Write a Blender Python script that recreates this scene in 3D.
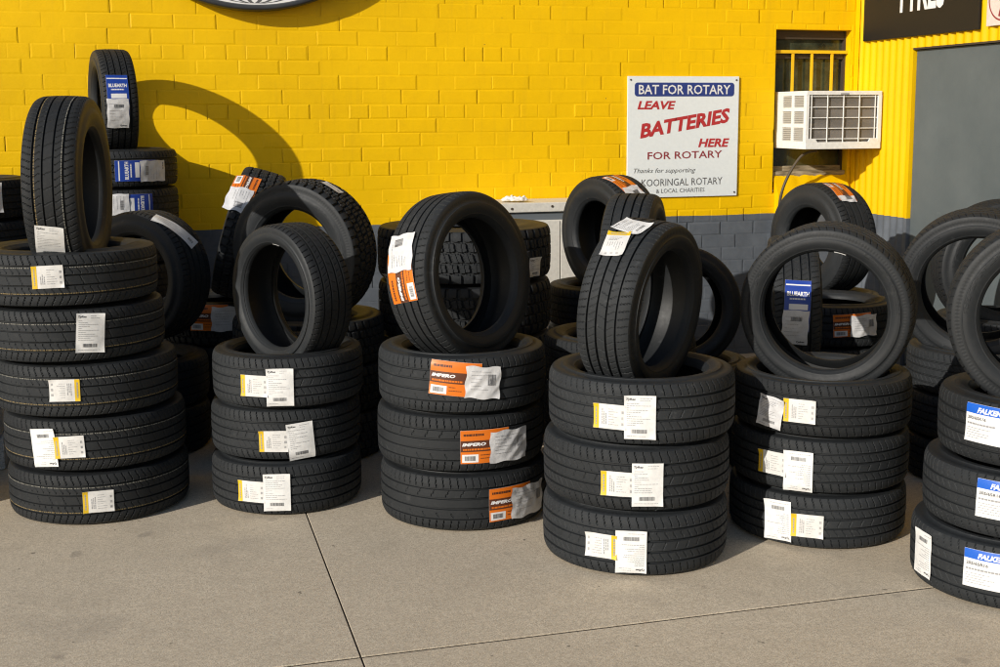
import bpy, math, random
import numpy as np
from math import sin, cos, pi, radians, sqrt, atan2, degrees
from mathutils import Matrix, Vector

random.seed(7)
RNG = np.random.default_rng(11)
for o in list(bpy.data.objects):
    bpy.data.objects.remove(o)
scene = bpy.context.scene
COL = scene.collection

# ------------------------------------------------------------------ camera
EYE = 1.62
FPX = 1230.0                       # focal length in photo pixels (photo 1000 wide)
yaw, pitch, roll = radians(15.5), math.atan((290 - 115) / FPX), radians(0.29)
f = Vector((sin(yaw) * cos(pitch), cos(yaw) * cos(pitch), -sin(pitch)))
r = Vector((cos(yaw), -sin(yaw), 0))
u = r.cross(f)
r2 = cos(roll) * r - sin(roll) * u
u2 = sin(roll) * r + cos(roll) * u
cd = bpy.data.cameras.new('camera')
cam = bpy.data.objects.new('camera', cd)
COL.objects.link(cam)
cam.matrix_world = Matrix(((r2.x, u2.x, -f.x, 0), (r2.y, u2.y, -f.y, 0), (r2.z, u2.z, -f.z, EYE), (0, 0, 0, 1)))
cd.sensor_fit = 'HORIZONTAL'
cd.sensor_width = 36.0
cd.lens = 36.0 * FPX / 1000.0
cd.shift_y = -(333.5 - 290) / 1000.0
cd.clip_start = 0.05
cd.clip_end = 500
scene.camera = cam

# ------------------------------------------------------------------ light
SUN_AZ = radians(58)               # light travels to the right of the wall normal
SUN_EL = radians(21.3)
world = bpy.data.worlds.new('World')
scene.world = world
world.use_nodes = True
nt = world.node_tree
nt.nodes.clear()
sky = nt.nodes.new('ShaderNodeTexSky')
sky.sky_type = 'NISHITA'
sky.sun_disc = False
sky.sun_elevation = SUN_EL
sky.sun_rotation = radians(180 + 58)
bg = nt.nodes.new('ShaderNodeBackground')
bg.inputs['Strength'].default_value = 0.095
wo = nt.nodes.new('ShaderNodeOutputWorld')
nt.links.new(sky.outputs[0], bg.inputs[0])
nt.links.new(bg.outputs[0], wo.inputs[0])
sl = bpy.data.lights.new('sun', 'SUN')
sl.energy = 4.2
sl.angle = radians(0.5)
sl.color = (1.0, 0.94, 0.85)
so = bpy.data.objects.new('sun', sl)
COL.objects.link(so)
d = Vector((sin(SUN_AZ) * cos(SUN_EL), cos(SUN_AZ) * cos(SUN_EL), -sin(SUN_EL)))
so.rotation_euler = d.to_track_quat('-Z', 'Y').to_euler()
so.location = (-6, -3, 6)
scene.view_settings.view_transform = 'Standard'
scene.view_settings.look = 'None'
scene.view_settings.gamma = 1
scene.view_settings.use_curve_mapping = False
scene.view_settings.exposure = 0.0
scene.cycles.filter_width = 1.15

WALL_Y = 7.5
SIDE_X = 4.59

# ------------------------------------------------------------------ materials
def mat(name, color, rough=0.6, spec=0.5, metallic=0.0):
    m = bpy.data.materials.new(name)
    m.use_nodes = True
    b = m.node_tree.nodes['Principled BSDF']
    b.inputs['Base Color'].default_value = (*color, 1)
    b.inputs['Roughness'].default_value = rough
    b.inputs['Specular IOR Level'].default_value = spec
    b.inputs['Metallic'].default_value = metallic
    return m

def N(m, t, **kw):
    n = m.node_tree.nodes.new(t)
    for k, v in kw.items():
        setattr(n, k, v)
    return n

def L(m, a, b):
    m.node_tree.links.new(a, b)

def bsdf(m):
    return m.node_tree.nodes['Principled BSDF']

def noise(m, scale, detail=4, rough=0.55, coord='Object', stretch=None):
    tc = N(m, 'ShaderNodeTexCoord')
    n = N(m, 'ShaderNodeTexNoise')
    n.inputs['Scale'].default_value = scale
    n.inputs['Detail'].default_value = detail
    n.inputs['Roughness'].default_value = rough
    if stretch:
        mp = N(m, 'ShaderNodeMapping')
        mp.inputs['Scale'].default_value = stretch
        L(m, tc.outputs[coord], mp.inputs[0])
        L(m, mp.outputs[0], n.inputs[0])
    else:
        L(m, tc.outputs[coord], n.inputs[0])
    return n

def ramp(m, src, stops):
    rp = N(m, 'ShaderNodeValToRGB')
    el = rp.color_ramp.elements
    el[0].position, el[0].color = stops[0][0], (*stops[0][1], 1)
    el[1].position, el[1].color = stops[-1][0], (*stops[-1][1], 1)
    for p, c in stops[1:-1]:
        e = el.new(p)
        e.color = (*c, 1)
    L(m, src, rp.inputs[0])
    return rp

def mixc(m, fac, a, b, mode='MIX'):
    x = N(m, 'ShaderNodeMix', data_type='RGBA', blend_type=mode)
    for inp, v in ((x.inputs[0], fac), (x.inputs[6], a), (x.inputs[7], b)):
        if hasattr(v, 'links'):
            L(m, v, inp)
        elif isinstance(v, tuple):
            inp.default_value = (*v, 1)
        else:
            inp.default_value = v
    return x.outputs[2]

def bump(m, h, strength=0.3, dist=0.002, prev=None):
    b = N(m, 'ShaderNodeBump')
    b.inputs['Strength'].default_value = strength
    b.inputs['Distance'].default_value = dist
    L(m, h, b.inputs['Height'])
    if prev is not None:
        L(m, prev, b.inputs['Normal'])
    return b.outputs[0]

def rubber(name, c0, c1, rough0, rough1, dust=0.25):
    m = mat(name, c0, 0.6, 0.36)
    oi = N(m, 'ShaderNodeObjectInfo')
    tc = N(m, 'ShaderNodeTexCoord')
    add = N(m, 'ShaderNodeVectorMath', operation='MULTIPLY_ADD')
    L(m, oi.outputs['Random'], add.inputs[0])
    add.inputs[1].default_value = (13.7, 7.3, 5.1)
    L(m, tc.outputs['Object'], add.inputs[2])
    n1 = N(m, 'ShaderNodeTexNoise'); n1.inputs['Scale'].default_value = 6; n1.inputs['Detail'].default_value = 6
    n2 = N(m, 'ShaderNodeTexNoise'); n2.inputs['Scale'].default_value = 60; n2.inputs['Detail'].default_value = 4
    n3 = N(m, 'ShaderNodeTexNoise'); n3.inputs['Scale'].default_value = 420; n3.inputs['Detail'].default_value = 2
    for n in (n1, n2, n3):
        L(m, add.outputs[0], n.inputs[0])
    base = ramp(m, n1.outputs[0], [(0.3, c0), (0.7, c1)]).outputs[0]
    dirt = ramp(m, n2.outputs[0], [(0.52, (0, 0, 0)), (0.75, (dust, dust, dust))]).outputs[0]
    # scuffs of grey-brown dust
    col = mixc(m, dirt, base, (0.06, 0.06, 0.058))
    n4 = N(m, 'ShaderNodeTexNoise'); n4.inputs['Scale'].default_value = 17; n4.inputs['Detail'].default_value = 7; n4.inputs['Roughness'].default_value = 0.75
    L(m, add.outputs[0], n4.inputs[0])
    sc_ = ramp(m, n4.outputs[0], [(0.60, (0, 0, 0)), (0.72, (0.5, 0.5, 0.5))]).outputs[0]
    col = mixc(m, sc_, col, (0.062, 0.064, 0.066))
    var = N(m, 'ShaderNodeMapRange')
    var.inputs[3].default_value = 0.74
    var.inputs[4].default_value = 1.3
    L(m, oi.outputs['Random'], var.inputs[0])
    col2 = N(m, 'ShaderNodeVectorMath', operation='SCALE')
    L(m, col, col2.inputs[0]); L(m, var.outputs[0], col2.inputs['Scale'])
    L(m, col2.outputs[0], bsdf(m).inputs['Base Color'])
    rr = N(m, 'ShaderNodeMapRange')
    rr.inputs[3].default_value = rough0
    rr.inputs[4].default_value = rough1
    L(m, n2.outputs[0], rr.inputs[0])
    L(m, rr.outputs[0], bsdf(m).inputs['Roughness'])
    L(m, bump(m, n3.outputs[0], 0.25, 0.0006), bsdf(m).inputs['Normal'])
    return m

M = {}
M['tread'] = rubber('tread_rubber', (0.0118, 0.0138, 0.0158), (0.0185, 0.0208, 0.0232), 0.62, 0.85, 0.12)
M['side'] = rubber('sidewall_rubber', (0.0118, 0.0138, 0.0158), (0.0172, 0.0195, 0.022), 0.50, 0.68, 0.10)
def sidewall_relief(m):
    """fine moulded ribs near the shoulder and a band of worn raised marks, as bump"""
    tc = N(m, 'ShaderNodeTexCoord')
    sx = N(m, 'ShaderNodeSeparateXYZ'); L(m, tc.outputs['Object'], sx.inputs[0])
    an = N(m, 'ShaderNodeMath', operation='ARCTAN2'); L(m, sx.outputs[1], an.inputs[0]); L(m, sx.outputs[0], an.inputs[1])
    at = N(m, 'ShaderNodeAttribute', attribute_name='rad')
    def mr(src, a, b, c, d):
        x = N(m, 'ShaderNodeMapRange'); L(m, src, x.inputs[0])
        for k, v in zip((1, 2, 3, 4), (a, b, c, d)): x.inputs[k].default_value = v
        return x.outputs[0]
    def mul(a, b):
        x = N(m, 'ShaderNodeMath', operation='MULTIPLY')
        for k, v in enumerate((a, b)):
            if hasattr(v, 'links'): L(m, v, x.inputs[k])
            else: x.inputs[k].default_value = v
        return x.outputs[0]
    rib = N(m, 'ShaderNodeMath', operation='SINE'); L(m, mul(an.outputs[0], 150.0), rib.inputs[0])
    band = mul(mr(at.outputs['Fac'], 0.70, 0.72, 0, 1), mr(at.outputs['Fac'], 0.86, 0.88, 1, 0))
    h1 = mul(rib.outputs[0], mul(band, 0.13))
    cb = N(m, 'ShaderNodeCombineXYZ')
    L(m, mul(an.outputs[0], 9.0), cb.inputs[0]); L(m, mul(at.outputs['Fac'], 16.0), cb.inputs[1])
    oi = N(m, 'ShaderNodeObjectInfo'); L(m, mul(oi.outputs['Random'], 40.0), cb.inputs[2])
    nz = N(m, 'ShaderNodeTexNoise'); nz.inputs['Scale'].default_value = 1.6; nz.inputs['Detail'].default_value = 1.0
    L(m, cb.outputs[0], nz.inputs[0])
    glyph = mr(nz.outputs[0], 0.52, 0.55, 0, 1)
    arc = N(m, 'ShaderNodeMath', operation='SINE'); L(m, mul(an.outputs[0], 3.0), arc.inputs[0])
    am = mr(arc.outputs[0], 0.1, 0.15, 0, 1)
    b2 = mul(mr(at.outputs['Fac'], 0.44, 0.45, 0, 1), mr(at.outputs['Fac'], 0.58, 0.59, 1, 0))
    h2 = mul(glyph, mul(am, b2))
    ad = N(m, 'ShaderNodeMath', operation='ADD'); L(m, h1, ad.inputs[0]); L(m, h2, ad.inputs[1])
    prev = bsdf(m).inputs['Normal'].links[0].from_socket
    L(m, bump(m, ad.outputs[0], 0.8, 0.0016, prev), bsdf(m).inputs['Normal'])
sidewall_relief(M['side'])
M['liner'] = rubber('liner_rubber', (0.0076, 0.0088, 0.0098), (0.0118, 0.0134, 0.015), 0.45, 0.6, 0.06)
M['white_line'] = mat('tread_line_white', (0.17, 0.165, 0.14), 0.7)
M['yellow_line'] = mat('tread_line_yellow', (0.20, 0.145, 0.06), 0.7)
def paper(name, c, wr=0.0, var=0.88):
    m = mat(name, c, 0.45, 0.4)
    n = noise(m, 45, 4)
    cc = tuple(x * var for x in c)
    L(m, ramp(m, n.outputs[0], [(0.35, cc), (0.65, c)]).outputs[0], bsdf(m).inputs['Base Color'])
    L(m, bump(m, n.outputs[0], 0.3 + wr, 0.002), bsdf(m).inputs['Normal'])
    return m
M['paper'] = paper('label_paper', (0.72, 0.71, 0.69))
M['sheet'] = paper('sheet_paper', (0.80, 0.80, 0.79))
M['crumpled'] = paper('crumpled_paper', (0.66, 0.66, 0.67), 0.5)
M['yellow_ink'] = mat('label_yellow', (0.72, 0.47, 0.01), 0.45)
M['orange_ink'] = mat('label_orange', (0.72, 0.17, 0.01), 0.4)
M['blue_ink'] = mat('label_blue', (0.012, 0.05, 0.33), 0.4)
M['cobalt_ink'] = mat('label_cobalt', (0.01, 0.11, 0.55), 0.4)
M['brown_ink'] = mat('label_brown', (0.10, 0.03, 0.012), 0.5)
M['grey_ink'] = mat('print_grey', (0.30, 0.30, 0.31), 0.6)
M['black_ink'] = mat('print_black', (0.10, 0.10, 0.105), 0.6)
M['white_ink'] = mat('print_white', (0.78, 0.78, 0.78), 0.5)
M['red_ink'] = mat('sign_red', (0.46, 0.03, 0.035), 0.5)
M['maroon_ink'] = mat('sign_maroon', (0.27, 0.03, 0.04), 0.5)

# wall paint: yellow above, slate grey band below, with real wear
def wall_paint(name, yel, split=0.953, fine=90):
    m = mat(name, yel, 0.5, 0.22)
    tc = N(m, 'ShaderNodeTexCoord')
    sx = N(m, 'ShaderNodeSeparateXYZ')
    L(m, tc.outputs['Object'], sx.inputs[0])
    nz = noise(m, 5, 3)
    wob = N(m, 'ShaderNodeMath', operation='MULTIPLY_ADD')
    L(m, nz.outputs[0], wob.inputs[0]); wob.inputs[1].default_value = 0.012
    L(m, sx.outputs[2], wob.inputs[2])
    gt = N(m, 'ShaderNodeMath', operation='GREATER_THAN')
    L(m, wob.outputs[0], gt.inputs[0]); gt.inputs[1].default_value = split + 0.006
    big = noise(m, 1.3, 5)
    y1 = ramp(m, big.outputs[0], [(0.3, tuple(c * 0.9 for c in yel)), (0.62, yel)]).outputs[0]
    mid = noise(m, 9, 5, 0.65)
    y2 = mixc(m, ramp(m, mid.outputs[0], [(0.45, (0, 0, 0)), (0.8, (0.22, 0.22, 0.22))]).outputs[0], y1, (yel[0] * 0.72, yel[1] * 0.66, 0.004))
    sp = noise(m, 26, 2)
    chips = ramp(m, sp.outputs[0], [(0.755, (0, 0, 0)), (0.775, (1, 1, 1))]).outputs[0]
    y3 = mixc(m, chips, y2, (0.16, 0.10, 0.03))
    # rain drips: vertical faint streaks of grime
    st = noise(m, 3, 4, 0.6, stretch=(6, 6, 0.35))
    y3 = mixc(m, ramp(m, st.outputs[0], [(0.55, (0, 0, 0)), (0.8, (0.16, 0.16, 0.16))]).outputs[0], y3, (0.36, 0.21, 0.02))
    g1 = ramp(m, mid.outputs[0], [(0.3, (0.088, 0.10, 0.118)), (0.7, (0.126, 0.142, 0.164))]).outputs[0]
    L(m, mixc(m, gt.outputs[0], g1, y3), bsdf(m).inputs['Base Color'])
    fn = noise(m, fine, 5, 0.6)
    b1 = bump(m, fn.outputs[0], 0.28, 0.002)
    b2 = bump(m, mid.outputs[0], 0.35, 0.006, b1)
    L(m, b2, bsdf(m).inputs['Normal'])
    return m
YEL = (0.88, 0.537, 0.0)
M['brick_paint'] = wall_paint('painted_brick', YEL)
M['iron_paint'] = wall_paint('painted_iron', (0.80, 0.49, 0.0), 0.955, 30)
M['yellow_trim'] = mat('yellow_trim', (0.80, 0.49, 0.01), 0.45)
m = M['concrete'] = mat('concrete', (0.36, 0.33, 0.29), 0.85, 0.3)
a1 = noise(m, 0.9, 6, 0.6); a2 = noise(m, 14, 6, 0.7); a3 = noise(m, 210, 3, 0.7); a4 = noise(m, 3.2, 5, 0.7); a5 = noise(m, 62, 4, 0.65)
c = ramp(m, a1.outputs[0], [(0.3, (0.618, 0.526, 0.397)), (0.7, (0.725, 0.624, 0.478))]).outputs[0]
c = mixc(m, ramp(m, a2.outputs[0], [(0.35, (0.5, 0.5, 0.5)), (0.65, (0, 0, 0))]).outputs[0], c, (0.499, 0.422, 0.316))
c = mixc(m, ramp(m, a5.outputs[0], [(0.38, (0.6, 0.6, 0.6)), (0.55, (0, 0, 0))]).outputs[0], c, (0.416, 0.347, 0.258))
c = mixc(m, ramp(m, a3.outputs[0], [(0.38, (0.75, 0.75, 0.75)), (0.5, (0, 0, 0))]).outputs[0], c, (0.321, 0.266, 0.199))
c = mixc(m, ramp(m, a3.outputs[0], [(0.56, (0, 0, 0)), (0.68, (0.6, 0.6, 0.6))]).outputs[0], c, (0.800, 0.786, 0.633))
c = mixc(m, ramp(m, a4.outputs[0], [(0.54, (0, 0, 0)), (0.72, (0.42, 0.42, 0.42))]).outputs[0], c, (0.404, 0.341, 0.258))
s6 = noise(m, 1.7, 3, 0.55)
c = mixc(m, ramp(m, s6.outputs[0], [(0.60, (0, 0, 0)), (0.68, (0.30, 0.30, 0.30))]).outputs[0], c, (0.324, 0.281, 0.226))
s7 = noise(m, 6.5, 2, 0.5)
c = mixc(m, ramp(m, s7.outputs[0], [(0.70, (0, 0, 0)), (0.74, (0.45, 0.45, 0.45))]).outputs[0], c, (0.259, 0.221, 0.181))
sp = noise(m, 21, 2, 0.5)
c = mixc(m, ramp(m, sp.outputs[0], [(0.735, (0, 0, 0)), (0.76, (0.7, 0.7, 0.7))]).outputs[0], c, (0.107, 0.093, 0.070))
L(m, c, bsdf(m).inputs['Base Color'])
bb_ = bump(m, a3.outputs[0], 0.5, 0.002)
L(m, bump(m, a2.outputs[0], 0.25, 0.006, bb_), bsdf(m).inputs['Normal'])
M['joint'] = mat('joint_dirt', (0.05, 0.042, 0.034), 0.95, 0.1)
m = M['door'] = mat('door_grey', (0.16, 0.185, 0.20), 0.6, 0.25)
dn = noise(m, 2.5, 6, 0.65); ds = noise(m, 5, 4, 0.6, stretch=(1, 1, 6))
c = ramp(m, dn.outputs[0], [(0.3, (0.085, 0.104, 0.112)), (0.7, (0.115, 0.135, 0.142))]).outputs[0]
c = mixc(m, ramp(m, ds.outputs[0], [(0.68, (0, 0, 0)), (0.8, (0.3, 0.3, 0.3))]).outputs[0], c, (0.2, 0.22, 0.225))
L(m, c, bsdf(m).inputs['Base Color'])
L(m, bump(m, dn.outputs[0], 0.3, 0.01), bsdf(m).inputs['Normal'])
M['ac_white'] = paper('ac_enamel', (0.84, 0.845, 0.83))
M['ac_louvre'] = mat('ac_louvre', (0.40, 0.39, 0.36), 0.6)
M['ac_dark'] = mat('ac_fins', (0.27, 0.25, 0.23), 0.5)
M['sign_white'] = paper('sign_white', (0.77, 0.82, 0.84), -0.25, 0.96)
M['sign_pink'] = paper('sign_pinkish', (0.72, 0.62, 0.58))
M['sign_blue'] = mat('sign_blue', (0.02, 0.045, 0.22), 0.45)
m = M['sign_black'] = mat('sign_black', (0.011, 0.011, 0.0115), 0.5, 0.3)
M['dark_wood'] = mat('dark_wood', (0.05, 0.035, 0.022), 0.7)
m = M['sill_wood'] = mat('weathered_sill', (0.25, 0.20, 0.12), 0.8)
wn = noise(m, 8, 5, 0.6, stretch=(1, 6, 6))
L(m, ramp(m, wn.outputs[0], [(0.35, (0.10, 0.075, 0.04)), (0.65, (0.42, 0.35, 0.24))]).outputs[0], bsdf(m).inputs['Base Color'])
m = M['glass'] = mat('dusty_glass', (0.03, 0.035, 0.025), 0.12, 0.6)
gn = noise(m, 7, 5, 0.6)
L(m, ramp(m, gn.outputs[0], [(0.35, (0.012, 0.014, 0.008)), (0.6, (0.05, 0.06, 0.035)), (0.75, (0.10, 0.11, 0.09))]).outputs[0], bsdf(m).inputs['Base Color'])
L(m, bump(m, gn.outputs[0], 0.2, 0.01), bsdf(m).inputs['Normal'])
M['cream'] = paper('cabinet_cream', (0.72, 0.70, 0.64))
M['strip'] = mat('cabinet_strip', (0.13, 0.15, 0.17), 0.5)
M['hose'] = mat('hose_brown', (0.07, 0.052, 0.032), 0.5)
M['screw'] = mat('screw_steel', (0.12, 0.09, 0.07), 0.5, 0.5, 0.5)
m = M['block'] = mat('concrete_block', (0.4, 0.4, 0.4), 0.9)
bn = noise(m, 120, 3, 0.7)
L(m, ramp(m, bn.outputs[0], [(0.35, (0.34, 0.35, 0.36)), (0.6, (0.74, 0.76, 0.78))]).outputs[0], bsdf(m).inputs['Base Color'])
M['rim_dark'] = rubber('sign_rim', (0.03, 0.033, 0.038), (0.05, 0.054, 0.06), 0.4, 0.6)
M['leaf'] = mat('dry_leaf', (0.11, 0.065, 0.025), 0.8)

# ------------------------------------------------------------------ mesh helpers
def mesh_np(name, V, Fq, mats, midx=None, smooth=True, sharp=35):
    me = bpy.data.meshes.new(name)
    me.from_pydata([tuple(map(float, v)) for v in V], [], [tuple(int(i) for i in q) for q in Fq])
    for mm in mats:
        me.materials.append(mm)
    if midx is not None:
        me.polygons.foreach_set('material_index', np.asarray(midx, dtype=np.int32))
    if smooth:
        me.polygons.foreach_set('use_smooth', [True] * len(me.polygons))
        if sharp:
            me.set_sharp_from_angle(angle=radians(sharp))
    me.update()
    return me

class MB:
    """collects boxes / quads / tubes into one mesh"""
    def __init__(s):
        s.v, s.f = [], []
    def add(s, V, Fq):
        o = len(s.v)
        s.v += [tuple(v) for v in V]
        s.f += [tuple(i + o for i in q) for q in Fq]
    def box(s, x0, x1, y0, y1, z0, z1, b=0.0):
        if b <= 0:
            s.add([(x, y, z) for x in (x0, x1) for y in (y0, y1) for z in (z0, z1)],
                  [(0, 1, 3, 2), (4, 6, 7, 5), (0, 4, 5, 1), (2, 3, 7, 6), (0, 2, 6, 4), (1, 5, 7, 3)])
            return
        import bmesh
        bm = bmesh.new()
        bmesh.ops.create_cube(bm, size=1)
        for v in bm.verts:
            v.co = Vector(((x0 + x1) / 2 + v.co.x * (x1 - x0), (y0 + y1) / 2 + v.co.y * (y1 - y0), (z0 + z1) / 2 + v.co.z * (z1 - z0)))
        bmesh.ops.bevel(bm, geom=list(bm.edges), offset=b, segments=2, affect='EDGES', profile=0.6)
        bm.verts.index_update()
        s.add([v.co[:] for v in bm.verts], [[v.index for v in fc.verts] for fc in bm.faces])
        bm.free()
    def tube(s, pts, rad, n=8):
        pts = [Vector(p) for p in pts]
        rings = []
        for i, p in enumerate(pts):
            t = (pts[min(i + 1, len(pts) - 1)] - pts[max(i - 1, 0)]).normalized()
            a = t.cross(Vector((0, 0.3, 1))).normalized()
            b = t.cross(a)
            rings.append([p + rad * (cos(2 * pi * k / n) * a + sin(2 * pi * k / n) * b) for k in range(n)])
        V = [q for rg in rings for q in rg]
        Fq = [(i * n + k, i * n + (k + 1) % n, (i + 1) * n + (k + 1) % n, (i + 1) * n + k) for i in range(len(pts) - 1) for k in range(n)]
        Fq += [tuple(range(n))[::-1], tuple((len(pts) - 1) * n + k for k in range(n))]
        s.add(V, Fq)
    def prism(s, poly, place, t):
        """poly: 2D outline (ccw); place(x,y,h) -> 3D; thickness t"""
        n = len(poly)
        V = [place(x, y, 0) for x, y in poly] + [place(x, y, t) for x, y in poly]
        s.add(V, [tuple(range(n))[::-1], tuple(range(n, 2 * n))] + [(i, (i + 1) % n, n + (i + 1) % n, n + i) for i in range(n)])
    def build(s, name, m, parent=None, smooth=False, sharp=35):
        me = mesh_np(name, s.v, s.f, [m], smooth=smooth, sharp=sharp)
        return link(name, me, parent)

def link(name, me, parent=None):
    o = bpy.data.objects.new(name, me)
    COL.objects.link(o)
    if parent is not None:
        o.parent = parent
    return o

def tag(o, label=None, cat=None, group=None, kind=None):
    if label: o['label'] = label
    if cat: o['category'] = cat
    if group: o['group'] = group
    if kind: o['kind'] = kind
    return o

def empty(name, loc, label, cat, group=None):
    o = bpy.data.objects.new(name, None)
    o.empty_display_size = 0.1
    COL.objects.link(o)
    o.location = loc
    return tag(o, label, cat, group)

def reparent(o, root):
    """child built in world coordinates under a root that is only translated"""
    o.parent = root
    o.location = -Vector(root.location)
    return o

_tc = {}
def text_geo(body, bold=0.0, shear=0.0, res=2):
    """flat glyph geometry of the built-in font, normalised to width 1; returns V(n,2), faces, aspect h/w"""
    k = (body, bold, shear)
    if k in _tc:
        return _tc[k]
    cu = bpy.data.curves.new('t', 'FONT')
    cu.body = body
    cu.size = 1
    cu.offset = bold
    cu.shear = shear
    cu.resolution_u = res
    ob = bpy.data.objects.new('t', cu)
    COL.objects.link(ob)
    bpy.context.view_layer.update()
    dg = bpy.context.evaluated_depsgraph_get()
    me = ob.evaluated_get(dg).to_mesh()
    V = np.array([v.co[:2] for v in me.vertices])
    Fq = [tuple(p.vertices) for p in me.polygons]
    ob.evaluated_get(dg).to_mesh_clear()
    bpy.data.objects.remove(ob)
    bpy.data.curves.remove(cu)
    lo, hi = V.min(0), V.max(0)
    V = (V - lo) / (hi - lo)
    _tc[k] = (V, Fq)
    return _tc[k]

# ------------------------------------------------------------------ setting: ground
mb = MB()
mb.add([(-60, -60, -0.004), (60, -60, -0.004), (60, 60, -0.004), (-60, 60, -0.004)], [(0, 1, 2, 3)])
g = mb.build('ground', M['joint'])
tag(g, kind='structure')
mb = MB()
JX, JY, GAP, GAPY = 0.532, 3.51, 0.003, 0.007
xs = [JX + 3.0 * k for k in range(-8, 9)]
ys = [JY + 3.0 * k for k in range(-8, 3)]
for i in range(len(xs) - 1):
    for j in range(len(ys) - 1):
        mb.box(xs[i] + GAP, xs[i + 1] - GAP, ys[j] + GAPY, ys[j + 1] - GAPY, -0.049, 0.0, 0.0012)
pv = mb.build('pavement', M['concrete'])
tag(pv, kind='structure')

# ------------------------------------------------------------------ brick wall
OPX0, OPX1, OPZ0, OPZ1 = 3.985, 4.545, 1.09, 2.172      # window opening
bw = empty('brick_wall', (1.0, WALL_Y, 0), 'long brick wall painted yellow over a slate grey band behind the tyres', 'wall')
CH, Z0, HB = 0.0867, 0.0406 - 0.0867, 0.12
XREF = 1.377
V, Fq = [], []
def brick(x0, x1, z0, z1):
    jl = 0.002 + 0.0055 * RNG.random(4)
    # paint fills some joints nearly flush
    fill = 0.5 + 0.5 * math.sin(x0 * 1.3 + 1.0 + 0.8 * math.sin(z0 * 3.1)) * math.sin(z0 * 2.1 + 0.4 + 0.9 * math.sin(x0 * 1.7))
    left = min(1.0, max(0.0, (2.4 - x0) / 1.6))
    fill = min(1.0, fill + 0.35 * left)
    dep = 0.0021 * (1.0 - 0.85 * fill) * RNG.uniform(0.15, 1.6)
    h = -dep - RNG.uniform(0, 0.0008)
    tl, tr = RNG.uniform(-0.0005, 0.0005, 2)
    ax, bx, az, bz = x0 + jl[0], x1 - jl[1], z0 + jl[2], z1 - jl[3]
    jd = 0.0
    e = 0.004
    o = len(V)
    for (x, z) in ((x0, z0), (x1, z0), (x1, z1), (x0, z1)):
        V.append((x, WALL_Y + jd, z))
    for (x, z, t) in ((ax, az, tl), (bx, az, tr), (bx, bz, tr), (ax, bz, tl)):
        V.append((x, WALL_Y + h * 0.55 + t * 0.5, z))
    for (x, z, t) in ((ax + e, az + e, tl), (bx - e, az + e, tr), (bx - e, bz - e, tr), (ax + e, bz - e, tl)):
        V.append((x, WALL_Y + h + t, z))
    for s in (0, 4):
        for k in range(4):
            Fq.append((o + s + k, o + s + (k + 1) % 4, o + s + 4 + (k + 1) % 4, o + s + 4 + k))
    Fq.append((o + 8, o + 9, o + 10, o + 11))
def clip_brick(x0, x1, z0, z1):
    if x1 <= OPX0 or x0 >= OPX1 or z1 <= OPZ0 or z0 >= OPZ1:
        if x1 > 4.57: x1 = 4.57
        if x1 - x0 > 0.012: brick(x0, x1, z0, z1)
        return
    if x0 < OPX0 - 0.012: brick(x0, OPX0, z0, z1)
    if x1 > OPX1 + 0.004: brick(OPX1, min(x1, 4.57), z0, z1)
    if z0 < OPZ0 - 0.012: brick(max(x0, OPX0), min(x1, OPX1), z0, OPZ0)
    if z1 > OPZ1 + 0.012: brick(max(x0, OPX0), min(x1, OPX1), OPZ1, z1)
for row in range(0, 40):
    z0 = Z0 + row * CH
    z1 = z0 + CH
    k = (row - 23) % 4
    if k == 0:
        L0, off = 0.12, 0.0
    else:
        L0, off = 0.24, (0.06, 0.18, 0.06)[k - 1] + 0.01 * (row % 3)
    n0 = int((-3.6 - XREF) / L0) - 1
    for i in range(n0, n0 + int(8.4 / L0) + 3):
        x0 = XREF + off + i * L0
        if x0 >= 4.57: break
        jx = x0 + RNG.uniform(-.005, .005)
        clip_brick(jx, x0 + L0, z0, z1)
me = mesh_np('brickwork', V, Fq, [M['brick_paint']], smooth=False)
reparent(link('brickwork', me), bw)
# body behind the brick faces, with the reveal of the window opening
mb = MB()
mb.box(-3.8, OPX0, WALL_Y + 0.004, WALL_Y + 0.24, -0.05, 3.4)
mb.box(OPX1, 4.575, WALL_Y + 0.004, WALL_Y + 0.24, -0.05, 3.4)
mb.box(OPX0, OPX1, WALL_Y + 0.004, WALL_Y + 0.24, -0.05, OPZ0)
mb.box(OPX0, OPX1, WALL_Y + 0.004, WALL_Y + 0.24, OPZ1, 3.4)
reparent(mb.build('wall_core', M['brick_paint']), bw)
# rendered block below the window, standing proud of the wall, with a sloping top
mb = MB()
x0, x1 = 4.003, 4.545
prof = [(WALL_Y - 0.055, 0.0), (WALL_Y - 0.055, 1.085), (WALL_Y - 0.04, 1.105), (WALL_Y + 0.02, 1.205), (WALL_Y + 0.02, 0.0)]
nseg = 14
for i in range(nseg + 1):
    x = x0 + (x1 - x0) * i / nseg
    for (yy, zz) in prof:
        mb.v.append((x, yy + (0.004 * sin(i * 1.7) if zz > 1 else 0), zz + (0.005 * sin(i * 2.3) if zz > 1 else 0)))
n = len(prof)
for i in range(nseg):
    for k in range(n):
        mb.f.append((i * n + k, i * n + (k + 1) % n, (i + 1) * n + (k + 1) % n, (i + 1) * n + k))
mb.f += [tuple(range(n))[::-1], tuple(nseg * n + k for k in range(n))]
reparent(mb.build('sill_block', M['brick_paint'], smooth=True, sharp=40), bw)

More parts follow.
